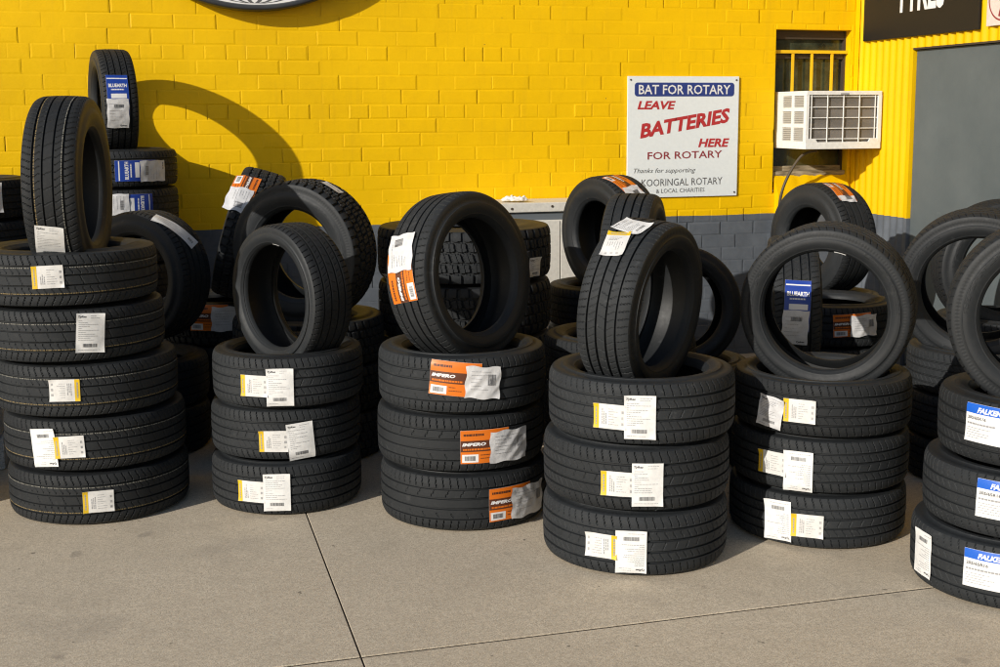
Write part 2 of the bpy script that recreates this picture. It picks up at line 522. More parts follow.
# window in the opening
WY = WALL_Y + 0.085
wf = MB()
wf.box(OPX0, OPX0 + 0.014, WY - 0.02, WY + 0.04, 1.17, OPZ1)
wf.box(OPX1 - 0.014, OPX1, WY - 0.02, WY + 0.04, 1.17, OPZ1)
wf.box(OPX0 + 0.014, OPX1 - 0.014, WY - 0.02, WY + 0.04, OPZ1 - 0.06, OPZ1, 0.006)
wf.box(OPX0 + 0.014, OPX1 - 0.014, WY - 0.018, WY + 0.04, 1.985, 2.018, 0.005)
win = reparent(wf.build('window', M['dark_wood']), bw)
gl = MB()
gl.box(OPX0 + 0.014, OPX1 - 0.014, WY + 0.012, WY + 0.018, 1.17, OPZ1 - 0.06)
gl.build('glass', M['glass'], win)
br = MB()
br.box(OPX0 + 0.002, OPX1 - 0.002, WY - 0.05, WY - 0.032, 2.018, 2.04, 0.003)
for x in (4.136, 4.278, 4.429):
    br.box(x - 0.0095, x + 0.0095, WY - 0.046, WY - 0.036, 1.43, 2.018, 0.002)
br.build('bars', M['yellow_trim'], win)
sb = MB()
sb.box(OPX0 + 0.002, OPX1 - 0.002, WALL_Y + 0.021, WY - 0.02, 1.165, 1.235, 0.006)
sb.box(OPX0 + 0.01, OPX1 - 0.01, WY - 0.019, WY + 0.03, 1.20, 1.268, 0.006)
sb.build('sill', M['sill_wood'], win)
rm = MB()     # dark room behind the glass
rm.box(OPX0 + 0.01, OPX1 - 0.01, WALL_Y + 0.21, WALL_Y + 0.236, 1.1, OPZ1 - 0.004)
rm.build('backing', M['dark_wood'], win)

# ------------------------------------------------------------------ corrugated wall with door
cw = empty('corrugated_wall', (SIDE_X, 5.5, 0), 'yellow corrugated iron wall with grey base and big grey door at the right', 'wall')
DY1, DY0, DZ = 6.83, 3.0, 2.022
def corr(y0, y1, z0, z1, name, mtl):
    ny = max(8, int((y1 - y0) / 0.076 * 10))
    V, Fq = [], []
    for i in range(ny + 1):
        y = y0 + (y1 - y0) * i / ny
        x = SIDE_X - 0.009 * sin(2 * pi * y / 0.076)
        nz = 6
        for k in range(nz + 1):
            z = z0 + (z1 - z0) * k / nz
            V.append((x + 0.0015 * sin(y * 3 + z * 5), y, z))
    for i in range(ny):
        for k in range(nz):
            a = i * (nz + 1) + k
            Fq.append((a, a + 1, a + nz + 2, a + nz + 1))
    me = mesh_np(name, V, Fq, [mtl], smooth=True, sharp=None)
    return reparent(link(name, me), cw)
corr(DY1 + 0.03, WALL_Y + 0.08, 0.0, DZ, 'iron_sheet', M['iron_paint'])
corr(1.5, WALL_Y + 0.08, DZ, 3.4, 'iron_sheet', M['iron_paint'])
corr(1.5, DY0, 0.0, DZ, 'iron_sheet', M['iron_paint'])
dm = MB()
dm.box(SIDE_X + 0.012, SIDE_X + 0.05, DY0 + 0.03, DY1 - 0.004, 0.02, DZ - 0.014, 0.004)
door = reparent(dm.build('door', M['door']), cw)
fm = MB()
fm.box(SIDE_X - 0.012, SIDE_X + 0.06, DY1, DY1 + 0.028, 0, DZ - 0.001)
fm.box(SIDE_X - 0.012, SIDE_X + 0.06, DY0, DY0 + 0.028, 0, DZ - 0.001)
fr = fm.build('frame', M['iron_paint'], door)
hm = MB()
hm.box(SIDE_X - 0.014, SIDE_X + 0.055, DY0 + 0.03, DY1 - 0.001, DZ - 0.012, DZ - 0.001)
hm.build('lintel', M['dark_wood'], door)
mb = MB()
mb.box(SIDE_X + 0.06, SIDE_X + 0.2, 1.5, WALL_Y + 0.24, 0, 3.4)
reparent(mb.build('wall_core', M['dark_wood']), cw)
# corner flashing
mb = MB()
mb.box(4.572, SIDE_X - 0.012, WALL_Y - 0.05, WALL_Y + 0.01, 0.0, 3.4, 0.003)
reparent(mb.build('corner_flashing', M['iron_paint']), cw)

# ------------------------------------------------------------------ signs
def glyphs(mb, body, x0, x1, y0, y1, place, bold=0.0, shear=0.0, slope=0.0, h=0.0):
    V, Fq = text_geo(body, bold, shear)
    o = len(mb.v)
    for a, b in V:
        x = x0 + a * (x1 - x0)
        y = y0 + b * (y1 - y0) + slope * (x - x0)
        mb.v.append(tuple(place(x, y, h)))
    mb.f += [tuple(i + o for i in q) for q in Fq]

def rrect(x0, x1, y0, y1, rad, n=6):
    pts = []
    for cx, cy, a0 in ((x1 - rad, y0 + rad, -pi / 2), (x1 - rad, y1 - rad, 0), (x0 + rad, y1 - rad, pi / 2), (x0 + rad, y0 + rad, pi)):
        for k in range(n + 1):
            a = a0 + pi / 2 * k / n
            pts.append((cx + rad * cos(a), cy + rad * sin(a)))
    return pts

# battery collection sign, coordinates in sign space (0..W, 0..Hs)
SX, SZ, SW, SH = 2.934, 1.081, 0.782, 0.782
sg = empty('battery_sign', (SX + SW / 2, WALL_Y - 0.012, SZ), 'white BAT FOR ROTARY battery collection sign with red and blue lettering on yellow brick', 'sign')
FY = WALL_Y - 0.016
pl = lambda x, y, h: (SX + x, FY - h, SZ + y)
mb = MB()
mb.box(SX, SX + SW, FY, WALL_Y - 0.004, SZ, SZ + SH, 0.002)
reparent(mb.build('panel', M['sign_white']), sg)
def P(px, py):      # sign-space position from the 1000x560 / 1000x600 crops (fractions of the sign)
    return px * SW, py * SH
mb = MB()
mb.prism(rrect(0.06 * SW, 0.955 * SW, 0.835 * SH, 0.948 * SH, 0.02), lambda x, y, h: pl(x, y, h), 0.0012)
bn_ = reparent(mb.build('banner', M['sign_blue']), sg)
mb = MB()
glyphs(mb, 'BAT FOR ROTARY', 0.095 * SW, 0.92 * SW, 0.852 * SH, 0.93 * SH, pl, 0.012, 0, 0, 0.002)
mb.build('banner_lettering', M['white_ink'], bn_)
for body, x0, x1, y0, y1, bold, shear, slope in (('LEAVE', 0.085, 0.425, 0.728, 0.798, 0.035, 0.22, 0), ('BATTERIES', 0.112, 0.918, 0.488, 0.61, 0.04, 0.12, 0.162), ('HERE', 0.635, 0.92, 0.413, 0.485, 0.035, 0.22, 0)):
    mb = MB()
    glyphs(mb, body, x0 * SW, x1 * SW, y0 * SH, y1 * SH, pl, bold, shear, slope, 0.001)
    reparent(mb.build('lettering', M['red_ink']), sg)
mb = MB()
glyphs(mb, 'FOR ROTARY', 0.18 * SW, 0.855 * SW, 0.315 * SH, 0.377 * SH, pl, 0.01, 0, 0.012, 0.001)
reparent(mb.build('maroon_lettering', M['maroon_ink']), sg)
mb = MB()
glyphs(mb, 'Thanks for supporting', 0.058 * SW, 0.615 * SW, 0.193 * SH, 0.243 * SH, pl, 0.0, 0.3, 0, 0.001)
glyphs(mb, 'KOORINGAL ROTARY', 0.128 * SW, 0.862 * SW, 0.092 * SH, 0.152 * SH, pl, 0.0, 0, 0.01, 0.001)
glyphs(mb, '& LOCAL CHARITIES', 0.26 * SW, 0.70 * SW, 0.035 * SH, 0.07 * SH, pl, 0.0, 0, 0.01, 0.001)
reparent(mb.build('dark_lettering', M['black_ink']), sg)
mb = MB()
for x in (0.025, 0.975):
    for y in (0.03, 0.97):
        mb.prism([(x * SW + 0.006 * cos(a), y * SH + 0.006 * sin(a)) for a in np.linspace(0, 2 * pi, 10)[:-1]], pl, 0.003)
reparent(mb.build('screws', M['screw']), sg)

# TYRES sign on the corrugated wall (faces -X)
XF = SIDE_X - 0.024
ts = empty('shop_sign', (XF, 6.78, 2.092), 'black TYRES sign with white lettering on the corrugated wall above the door', 'sign')
pt = lambda x, y, h: (XF - h, 7.39 - x, y)
mb = MB()
mb.box(XF, SIDE_X - 0.010, 6.185, 7.39, 2.092, 2.86, 0.003)
reparent(mb.build('panel', M['sign_black']), ts)
mb = MB()
glyphs(mb, 'TYRES', 0.375, 0.875, 2.243, 2.47, pt, 0.03, 0, 0, 0.0015)
reparent(mb.build('lettering', M['white_ink']), ts)
# prohibition sign
ps = empty('prohibition_sign', (XF, 5.9, 2.103), 'small white sign with a red circled figure beside the black TYRES sign', 'sign')
pp = lambda x, y, h: (XF - h, 6.12 - x, y)
mb = MB()
mb.box(XF, SIDE_X - 0.010, 5.72, 6.12, 2.103, 2.65, 0.003)
reparent(mb.build('panel', M['sign_pink']), ps)
mb = MB()
cx, cy = 0.142, 2.252
for k in range(48):
    a0, a1 = 2 * pi * k / 48, 2 * pi * (k + 1) / 48
    q = [(cx + rr * cos(a), cy + rr * sin(a)) for rr, a in ((0.118, a0), (0.127, a0), (0.127, a1), (0.118, a1))]
    o = len(mb.v); mb.v += [pp(x, y, 0.001) for x, y in q]; mb.f.append((o, o + 1, o + 2, o + 3))
def strip(x0, y0, x1, y1, w):
    dx, dy = x1 - x0, y1 - y0
    l = sqrt(dx * dx + dy * dy); nx, ny = -dy / l * w / 2, dx / l * w / 2
    o = len(mb.v)
    mb.v += [pp(x0 + nx, y0 + ny, 0.0014 + o * 1e-6), pp(x0 - nx, y0 - ny, 0.0014 + o * 1e-6), pp(x1 - nx, y1 - ny, 0.0014 + o * 1e-6), pp(x1 + nx, y1 + ny, 0.0014 + o * 1e-6)]
    mb.f.append((o, o + 1, o + 2, o + 3))
strip(cx, cy - 0.02, cx, cy + 0.06, 0.034)
strip(cx - 0.004, cy - 0.01, cx - 0.03, cy - 0.10, 0.017)
strip(cx + 0.004, cy - 0.01, cx + 0.03, cy - 0.10, 0.017)
strip(cx - 0.01, cy + 0.055, cx - 0.06, cy + 0.01, 0.014)
strip(cx + 0.01, cy + 0.055, cx + 0.06, cy + 0.02, 0.014)
strip(cx - 0.085, cy + 0.085, cx + 0.085, cy - 0.085, 0.012)
o = len(mb.v)
mb.v += [pp(cx + 0.018 * cos(a), cy + 0.085 + 0.018 * sin(a), 0.0016) for a in np.linspace(0, 2 * pi, 13)[:-1]]
mb.f.append(tuple(range(o, o + 12)))
reparent(mb.build('symbol', M['maroon_ink']), ps)

# round sign at the top edge (globe of white panels with black lines in a dark rim)
RC = (0.585, 3.245); RR = 1.02; RY = WALL_Y - 0.10
rs = empty('round_sign', (RC[0], RY, RC[1] - RR), 'large round white sign with black curved lines and dark rim high on the wall', 'sign')
pr = lambda x, y, h: (RC[0] + x, RY - h, RC[1] + y)
Vn, Fn = [], []
prof = [(RR - 0.034, 0.01), (RR - 0.028, 0.026), (RR - 0.016, 0.03), (RR - 0.004, 0.024), (RR, 0.01), (RR, -0.06), (RR - 0.034, -0.06)]
nn = 160
for i in range(nn):
    a = 2 * pi * i / nn
    for (q, h) in prof:
        Vn.append(pr(q * cos(a), q * sin(a), h))
n = len(prof)
for i in range(nn):
    for k in range(n):
        j = (i + 1) % nn
        Fn.append((i * n + k, i * n + (k + 1) % n, j * n + (k + 1) % n, j * n + k))
reparent(link('rim', mesh_np('rim', Vn, Fn, [M['rim_dark']], sharp=50)), rs)
mb = MB()
mb.prism([((RR - 0.034) * cos(a), (RR - 0.034) * sin(a)) for a in np.linspace(0, 2 * pi, 161)[:-1]], lambda x, y, h: pr(x, y, h), 0.012)
reparent(mb.build('face', M['white_ink']), rs)
mb = MB()
for k in (-0.75, -0.45, -0.16, 0.16, 0.45, 0.75):
    pts = []
    for j in range(33):
        t = -pi / 2 + pi * j / 32
        q = RR - 0.04
        pts.append((k * 1.0 * q * cos(t * 0.96), q * sin(t * 0.96)))
    for (a, b) in zip(pts[:-1], pts[1:]):
        o = len(mb.v)
        mb.v += [pr(a[0] - 0.011, a[1], 0.0130), pr(a[0] + 0.011, a[1], 0.0130), pr(b[0] + 0.011, b[1], 0.0130), pr(b[0] - 0.011, b[1], 0.0130)]
        mb.f.append((o, o + 1, o + 2, o + 3))
reparent(mb.build('curved_lines', M['black_ink']), rs)

# ------------------------------------------------------------------ air conditioner
AX0, AX1, AY0, AY1, AZ0, AZ1 = 4.022, 4.568, 7.14, 7.56, 1.391, 1.763
ac = empty('air_conditioner', ((AX0 + AX1) / 2, AY0 + 0.2, AZ0), 'boxy white window air conditioner with wire grille jutting from the window', 'air conditioner')
mb = MB()
t = 0.012
mb.box(AX0 + t, AX1 - t, AY0 + 0.035, AY1, AZ0 + t, AZ1 - t)                    # inner dark body is separate; this is the liner
reparent(mb.build('coil', M['ac_dark']), ac)
mb = MB()
mb.box(AX0, AX1, AY0 + 0.016, AY1, AZ1 - t, AZ1, 0.003)
mb.box(AX0, AX1, AY0 + 0.016, AY1, AZ0, AZ0 + t, 0.003)
mb.box(AX1 - t, AX1, AY0 + 0.016, AY1, AZ0 + t, AZ1 - t)
# side panel with 2 x 3 louvred windows
ysd = [AY0 + 0.016, AY0 + 0.035, AY0 + 0.165, AY0 + 0.195, AY0 + 0.315, AY1]
zsd = [AZ0 + t, AZ0 + 0.05, AZ0 + 0.138, AZ0 + 0.162, AZ0 + 0.242, AZ0 + 0.266, AZ0 + 0.342, AZ1 - t]
mb.box(AX0, AX0 + t, ysd[0], ysd[1], zsd[0], zsd[-1])
mb.box(AX0, AX0 + t, ysd[2], ysd[3], zsd[0], zsd[-1])
mb.box(AX0, AX0 + t, ysd[4], ysd[5], zsd[0], zsd[-1])
for (ya, yb) in ((ysd[1], ysd[2]), (ysd[3], ysd[4])):
    for k in (0, 2, 4, 6):
        mb.box(AX0, AX0 + t, ya, yb, zsd[k], zsd[k + 1])
case = reparent(mb.build('casing', M['ac_white']), ac)
mb = MB()
for (ya, yb) in ((ysd[1], ysd[2]), (ysd[3], ysd[4])):
    for k in (1, 3, 5):
        nl = 7
        for q in range(nl):
            z = zsd[k] + (zsd[k + 1] - zsd[k]) * (q + 0.5) / nl
            mb.add([(AX0 + 0.003, ya, z - 0.006), (AX0 + 0.003, yb, z - 0.006), (AX0 + 0.010, yb, z + 0.005), (AX0 + 0.010, ya, z + 0.005)], [(0, 1, 2, 3)])
mb.build('side_louvres', M['ac_louvre'], case)
mb = MB()
# front frame
fx0, fx1, fz0, fz1 = AX0 + 0.020, AX1 - 0.024, AZ0 + 0.045, AZ1 - 0.026
mb.box(AX0, AX1, AY0, AY0 + 0.016, fz1, AZ1, 0.003)
mb.box(AX0, AX1, AY0, AY0 + 0.016, AZ0, fz0, 0.003)
mb.box(AX0, fx0, AY0, AY0 + 0.016, fz0, fz1)
mb.box(fx1, AX1, AY0, AY0 + 0.016, fz0, fz1)
# chamfered lower corner brackets
for sx, x in ((1, fx0), (-1, fx1)):
    mb.prism([(x, fz0), (x + sx * 0.065, fz0), (x + sx * 0.05, fz0 + 0.022), (x, fz0 + 0.022)][::sx], lambda a, b, h: (a, AY0 + 0.012 - h, b), 0.011)
front = reparent(mb.build('front_frame', M['ac_white']), ac)
mb = MB()
for q in range(46):     # condenser fins
    z = fz0 + (fz1 - fz0) * (q + 0.5) / 46
    mb.box(fx0, fx1, AY0 + 0.024, AY0 + 0.034, z - 0.002, z + 0.002)
mb.build('fins', M['ac_dark'], front)
mb = MB()
for k in range(5):
    x = fx0 + 0.02 + (fx1 - fx0 - 0.04) * k / 4
    mb.tube([(x, AY0 + 0.008, fz0 - 0.002), (x, AY0 + 0.008, fz1 + 0.002)], 0.0038, 6)
for k in range(5):
    z = fz0 + 0.02 + (fz1 - fz0 - 0.03) * k / 4
    mb.tube([(fx0 - 0.002, AY0 + 0.013, z), (fx1 + 0.002, AY0 + 0.013, z)], 0.0034, 6)
mb.build('grille', M['ac_white'], front, smooth=True)
mb = MB()
mb.box((AX0 + AX1) / 2 - 0.03, (AX0 + AX1) / 2 + 0.03, AY0 - 0.0015, AY0 + 0.002, AZ1 - 0.025, AZ1 - 0.014)
mb.build('badge', M['grey_ink'], front)
# drain hose
pts = [(4.20, 7.30, 1.375), (4.15, 7.315, 1.368), (4.10, 7.33, 1.34), (4.055, 7.35, 1.27), (4.02, 7.37, 1.19), (3.995, 7.385, 1.10), (3.985, 7.40, 0.98), (3.99, 7.41, 0.80), (4.02, 7.415, 0.5), (4.03, 7.40, 0.2), (3.99, 7.34, 0.02), (3.9, 7.27, 0.012)]
def smooth_path(pts, sub=6):
    P_ = [Vector(p) for p in pts]
    out = []
    for i in range(len(P_) - 1):
        p0, p1, p2, p3 = P_[max(i - 1, 0)], P_[i], P_[i + 1], P_[min(i + 2, len(P_) - 1)]
        for k in range(sub):
            t = k / sub
            out.append(0.5 * ((2 * p1) + (p2 - p0) * t + (2 * p0 - 5 * p1 + 4 * p2 - p3) * t * t + (3 * p1 - p0 - 3 * p2 + p3) * t ** 3))
    out.append(P_[-1])
    return out
mb = MB()
mb.tube(smooth_path(pts), 0.0095, 10)
hs = mb.build('drain_hose', M['hose'], smooth=True)
tag(hs, 'brown drain hose hanging from the air conditioner down the wall', 'hose')

# ------------------------------------------------------------------ cabinet by the wall
CX0, CX1, CY0, CY1 = 1.62, 2.78, 7.13, 7.49
cb = empty('metal_cabinet', ((CX0 + CX1) / 2, 7.3, 0), 'low cream metal cabinet with grey strip standing against the wall', 'cabinet')
mb = MB(); mb.box(CX0, CX1, CY0, CY1, 1.035, 1.092, 0.005)
reparent(mb.build('top', M['cream']), cb)
mb = MB(); mb.box(CX0 + 0.015, CX1 - 0.015, CY0 + 0.02, CY1, 0.985, 1.035)
reparent(mb.build('recess_strip', M['strip']), cb)
mb = MB(); mb.box(CX0 + 0.006, CX1 - 0.006, CY0 + 0.02, CY1, 0.04, 0.984)
reparent(mb.build('body', M['cream']), cb)
for (a, b) in ((1.63, 2.078), (2.084, 2.362), (2.368, 2.77)):
    mb = MB(); mb.box(a, b, CY0 + 0.004, CY0 + 0.019, 0.06, 0.98, 0.003)
    reparent(mb.build('door', M['cream']), cb)
mb = MB(); mb.box(CX0 + 0.03, CX1 - 0.03, CY0 + 0.05, CY1 - 0.02, 0.0, 0.04)
reparent(mb.build('plinth', M['strip']), cb)
mb = MB()
for x, z in ((2.055, 1.058), (2.31, 1.068)):
    mb.prism([(x + 0.008 * cos(a), z + 0.008 * sin(a)) for a in np.linspace(0, 2 * pi, 10)[:-1]], lambda a, b, h: (a, CY0 - h, b), 0.003)
reparent(mb.build('bolts', M['screw']), cb)
# crumpled paper on the cabinet
V, Fq = [], []
nx, ny = 22, 16
rg = np.random.default_rng(5)
ph = rg.uniform(0, 6.28, (6, 3))
for i in range(nx):
    for j in range(ny):
        a, b = i / (nx - 1), j / (ny - 1)
        z = 0.022
        for q in range(6):
            z += 0.0065 * abs(sin(a * (4 + 2.3 * q) + b * (3 + 1.7 * q) * (1 if q % 2 else -1) + ph[q, 0])) - 0.004
        edge = min(a, 1 - a, b, 1 - b) * 5
        z = 0.004 + z * min(1, edge + 0.25)
        wob = 0.012 * sin(7 * a + ph[1, 1]) + 0.008 * sin(11 * b)
        V.append((2.03 + 0.15 * a + 0.01 * sin(9 * b), 7.19 + 0.13 * b + wob, 1.093 + max(0.002, z)))
for i in range(nx - 1):
    for j in range(ny - 1):
        Fq.append((i * ny + j, (i + 1) * ny + j, (i + 1) * ny + j + 1, i * ny + j + 1))
cp = link('crumpled_wrapper', mesh_np('crumpled_wrapper', V, Fq, [M['sheet']], sharp=18))
tag(cp, 'crumpled white wrapper lying on top of the cream cabinet', 'wrapper')

# concrete blocks at the far left
for k, (z, dx, lab) in enumerate(((0.0, 0.0, 'lower grey speckled concrete block on the ground left of the leftmost stack'), (0.155, -0.012, 'upper grey speckled concrete block resting on another left of the leftmost stack'))):
    mb = MB()
    mb.box(-1.16 + dx, -0.735 + dx, 5.95, 6.15, z, z + 0.15, 0.012)
    b = mb.build('concrete_block', M['block'], smooth=True, sharp=40)
    tag(b, lab, 'block', 'concrete blocks')

# ------------------------------------------------------------------ tyres
NA = 720
TH = np.arange(NA) * 2 * pi / NA

def tread_profile(kind, R, w):
    """columns: s positions and flags; returns s (m), base radius, and groove list (norm)"""
    tw = w * (0.885 if kind != 'offroad' else 0.90)
    if kind == 'touring':
        G = [(-0.58, 0.042), (-0.20, 0.034), (0.20, 0.034), (0.58, 0.042)]
    elif kind == 'sport':
        G = [(-0.56, 0.044), (-0.19, 0.044), (0.19, 0.044), (0.56, 0.044)]
    elif kind == 'asym':
        G = [(-0.58, 0.028), (-0.17, 0.044), (0.22, 0.044), (0.58, 0.04)]
    else:
        G = []
    cols = set(np.linspace(-1, 1, 49 if G else 71).round(4))
    for g, hw in G:
        cols = {c for c in cols if abs(c - g) > hw + 0.008}
        cols |= {round(g - hw, 4), round(g - hw + 0.009, 4), round(g + hw - 0.009, 4), round(g + hw, 4)}
    s = np.array(sorted(cols))
    return s, tw, G

def r_base(sn, R, w, kind):
    a = np.abs(sn)
    drop = 0.004 * a ** 2 + 0.008 * np.clip((a - 0.72) / 0.28, 0, 1) ** 2
    return R - drop * (w / 0.22)

def tread_mesh(kind, R, w):
    s, tw, G = tread_profile(kind, R, w)
    ns = len(s)
    I, S = np.meshgrid(np.arange(NA), s, indexing='ij')
    A = np.abs(S)
    dep = np.zeros((NA, ns))
    gd = 0.0095
    for g, hw in G:
        dep = np.where(np.abs(S - g) < hw - 0.004, gd, dep)
    sg_ = np.sign(S)
    if kind == 'touring':
        sh = np.floor(I + (A - 0.66) * 14).astype(int) % 9
        dep = np.where((A > 0.66) & (sh < 1), np.maximum(dep, 0.0065), dep)
        m1 = np.floor(I + S * 18).astype(int) % 9
        dep = np.where((A > 0.26) & (A < 0.54) & (m1 < 1), np.maximum(dep, 0.004), dep)
        m2 = np.floor(I + S * 14 + 4).astype(int) % 18
        dep = np.where((A < 0.17) & (m2 < 1), np.maximum(dep, 0.003), dep)
    elif kind == 'sport':
        sh = np.floor(I + (A - 0.6) * 10 * sg_).astype(int) % 10
        dep = np.where((A > 0.64) & (sh < 1), np.maximum(dep, 0.0065), dep)
        m1 = np.floor(I + S * 20).astype(int) % 10
        dep = np.where((A > 0.24) & (A < 0.50) & (m1 < 1), np.maximum(dep, 0.0035), dep)
        m2 = np.floor(I - S * 16).astype(int) % 15
        dep = np.where((S > -0.10) & (S < 0.14) & (m2 < 1), np.maximum(dep, 0.0035), dep)
    elif kind == 'asym':
        sh = np.floor(I + (A - 0.6) * 6).astype(int) % 10
        dep = np.where((A > 0.63) & (sh < 1), np.maximum(dep, 0.0065), dep)
        m1 = np.floor(I + (S + .4) * 24).astype(int) % 20
        dep = np.where((S > -0.54) & (S < -0.36) & (m1 < 1), np.maximum(dep, 0.0045), dep)
        m2 = np.floor(I + 15 - S * 24).astype(int) % 20
        dep = np.where((S > 0.28) & (S < 0.53) & (m2 < 1), np.maximum(dep, 0.0045), dep)
    else:
        # chunky hexagonal blocks: five rows, alternately offset
        gd = 0.012
        pitch = 15
        edges = [-0.62, -0.21, 0.21, 0.62]
        zig = 0.05 * np.abs(((I % pitch) / pitch) * 2 - 1) - 0.025
        row = np.zeros_like(I)
        for q, e in enumerate(edges):
            sgn = 1 if q % 2 else -1
            pos = e + sgn * zig
            dep = np.where(np.abs(S - pos) < 0.042, gd, dep)
            row = np.where(S > pos, q + 1, row)
        off = np.where(row % 2 == 1, pitch // 2, 0)
        slant = np.where(row == 2, S * 10, np.where(np.abs(S) > 0.6, 0, S * 5))
        cross = np.floor(I + off + slant).astype(int) % pitch
        dep = np.where(cross < np.where(A > 0.62, 4, 3), gd, dep)
        sipe = np.floor(I + off + slant).astype(int) % pitch
        dep = np.where((sipe == 9) & (A < 0.6), np.maximum(dep, 0.005), dep)
    base = r_base(s, R, w, kind)[None, :] + np.zeros((NA, 1))
    rad = base - dep
    rad[:, 0] = base[:, 0]; rad[:, -1] = base[:, -1]
    if kind == 'offroad':
        rad[:, 0] -= np.where(np.arange(NA) % 15 < 4, 0.008, 0); rad[:, -1] -= np.where(np.arange(NA) % 15 < 4, 0.008, 0)
    X = rad * np.cos(TH)[:, None]
    Y = rad * np.sin(TH)[:, None]
    Z = np.broadcast_to(s * tw / 2, (NA, ns))
    V = np.stack([X, Y, Z], 2).reshape(-1, 3)
    i = np.arange(NA)[:, None]; k = np.arange(ns - 1)[None, :]
    a = i * ns + k; b = ((i + 1) % NA) * ns + k
    Fq = np.stack([a, b, b + 1, a + 1], 2).reshape(-1, 4)
    mats = [M['tread']]
    midx = None
    if kind == 'touring':
        # thin painted lines along two grooves
        mats += [M['white_line'], M['yellow_line']]
        sm = (s[:-1] + s[1:]) / 2
        mi = np.zeros(ns - 1, dtype=int)
        c1 = np.argmin(np.abs(sm - 0.505)); c2 = np.argmin(np.abs(sm + 0.505))
        mi[c1] = 1; mi[c2] = 2
        midx = np.broadcast_to(mi, (NA, ns - 1)).copy()
        gap = ((np.arange(NA) * 37) % 101) < 30
        midx[gap[:, None] & (midx > 0)] = 0
        midx = midx.reshape(-1)
    return mesh_np('tread', V, Fq, mats, midx, True, 28)

def side_profile(R, w, rb, kind):
    tw = w * (0.885 if kind != 'offroad' else 0.90)
    re = float(r_base(np.array([1.0]), R, w, kind)[0])
    h = re - rb
    pr = [(tw / 2, re), (tw / 2 + 0.004, re - 0.006), (tw / 2 + 0.30 * (w / 2 - tw / 2), re - 0.02),
          (w / 2 - 0.0085, re - 0.17 * h - 0.012), (w / 2 - 0.0062, re - 0.23 * h - 0.012), (w / 2 - 0.0052, re - 0.245 * h - 0.012), (w / 2 - 0.0046, re - 0.26 * h - 0.012),
          (w / 2 - 0.0016, re - 0.40 * h), (w / 2, re - 0.49 * h), (w / 2 - 0.0008, re - 0.58 * h), (w / 2 - 0.0035, re - 0.68 * h),
          (w / 2 - 0.0085, re - 0.79 * h), (w / 2 - 0.0105, re - 0.83 * h), (w / 2 - 0.0105, re - 0.85 * h), (w / 2 - 0.0135, re - 0.88 * h),
          (w / 2 - 0.020, re - 0.93 * h), (w / 2 - 0.021, re - 0.945 * h), (w / 2 - 0.0245, rb + 0.004), (w / 2 - 0.029, rb), (w / 2 - 0.042, rb - 0.001)]
    return pr

def revolve(name, pr, m, n=180, flip=False, fine=False):
    p = len(pr)
    V, Fq = [], []
    for i in range(n):
        a = 2 * pi * i / n
        for (s, rr) in pr:
            V.append((rr * cos(a), rr * sin(a), s))
    for i in range(n):
        j = (i + 1) % n
        for k in range(p - 1):
            q = (i * p + k, j * p + k, j * p + k + 1, i * p + k + 1)
            Fq.append(q[::-1] if flip else q)
    me = mesh_np(name, V, Fq, [m], None, True, 40)
    rr = np.array([q[1] for q in pr]); t = (rr - rr.min()) / (rr.max() - rr.min())
    at = me.attributes.new('rad', 'FLOAT', 'POINT')
    at.data.foreach_set('value', np.tile(t, n).astype(np.float32))
    return me

_cache = {}
def tyre_meshes(kind, R, w, rb):
    key = (kind, round(R, 3), round(w, 3), round(rb, 3))
    if key in _cache:
        return _cache[key]
    pr = side_profile(R, w, rb, kind)
    up = revolve('sidewall', pr, M['side'])
    dn = revolve('sidewall', [(-s, rr) for s, rr in pr], M['side'], flip=True)
    e = pr[-1]
    tw = w * 0.885
    lin = [(e[0], e[1]), (w / 2 - 0.040, rb + 0.010), (w / 2 - 0.022, rb + 0.035), (w / 2 - 0.012, R - 0.075), (tw / 2 - 0.006, R - 0.038), (tw / 2 - 0.03, R - 0.026), (0.03, R - 0.021)]
    lin = lin + [(-s, rr) for s, rr in lin[::-1]]
    ln = revolve('inner_liner', lin, M['liner'], flip=True)
    _cache[key] = (tread_mesh(kind, R, w), up, dn, ln)
    return _cache[key]

# ------------------------------------------------------------------ stickers
def rprof(s, R, w, kind):
    tw = w * (0.885 if kind != 'offroad' else 0.90)
    sn = s / (tw / 2)
    if abs(sn) <= 1:
        return float(r_base(np.array([sn]), R, w, kind)[0])
    return float(r_base(np.array([1.0]), R, w, kind)[0]) - (abs(s) - tw / 2) * 0.45

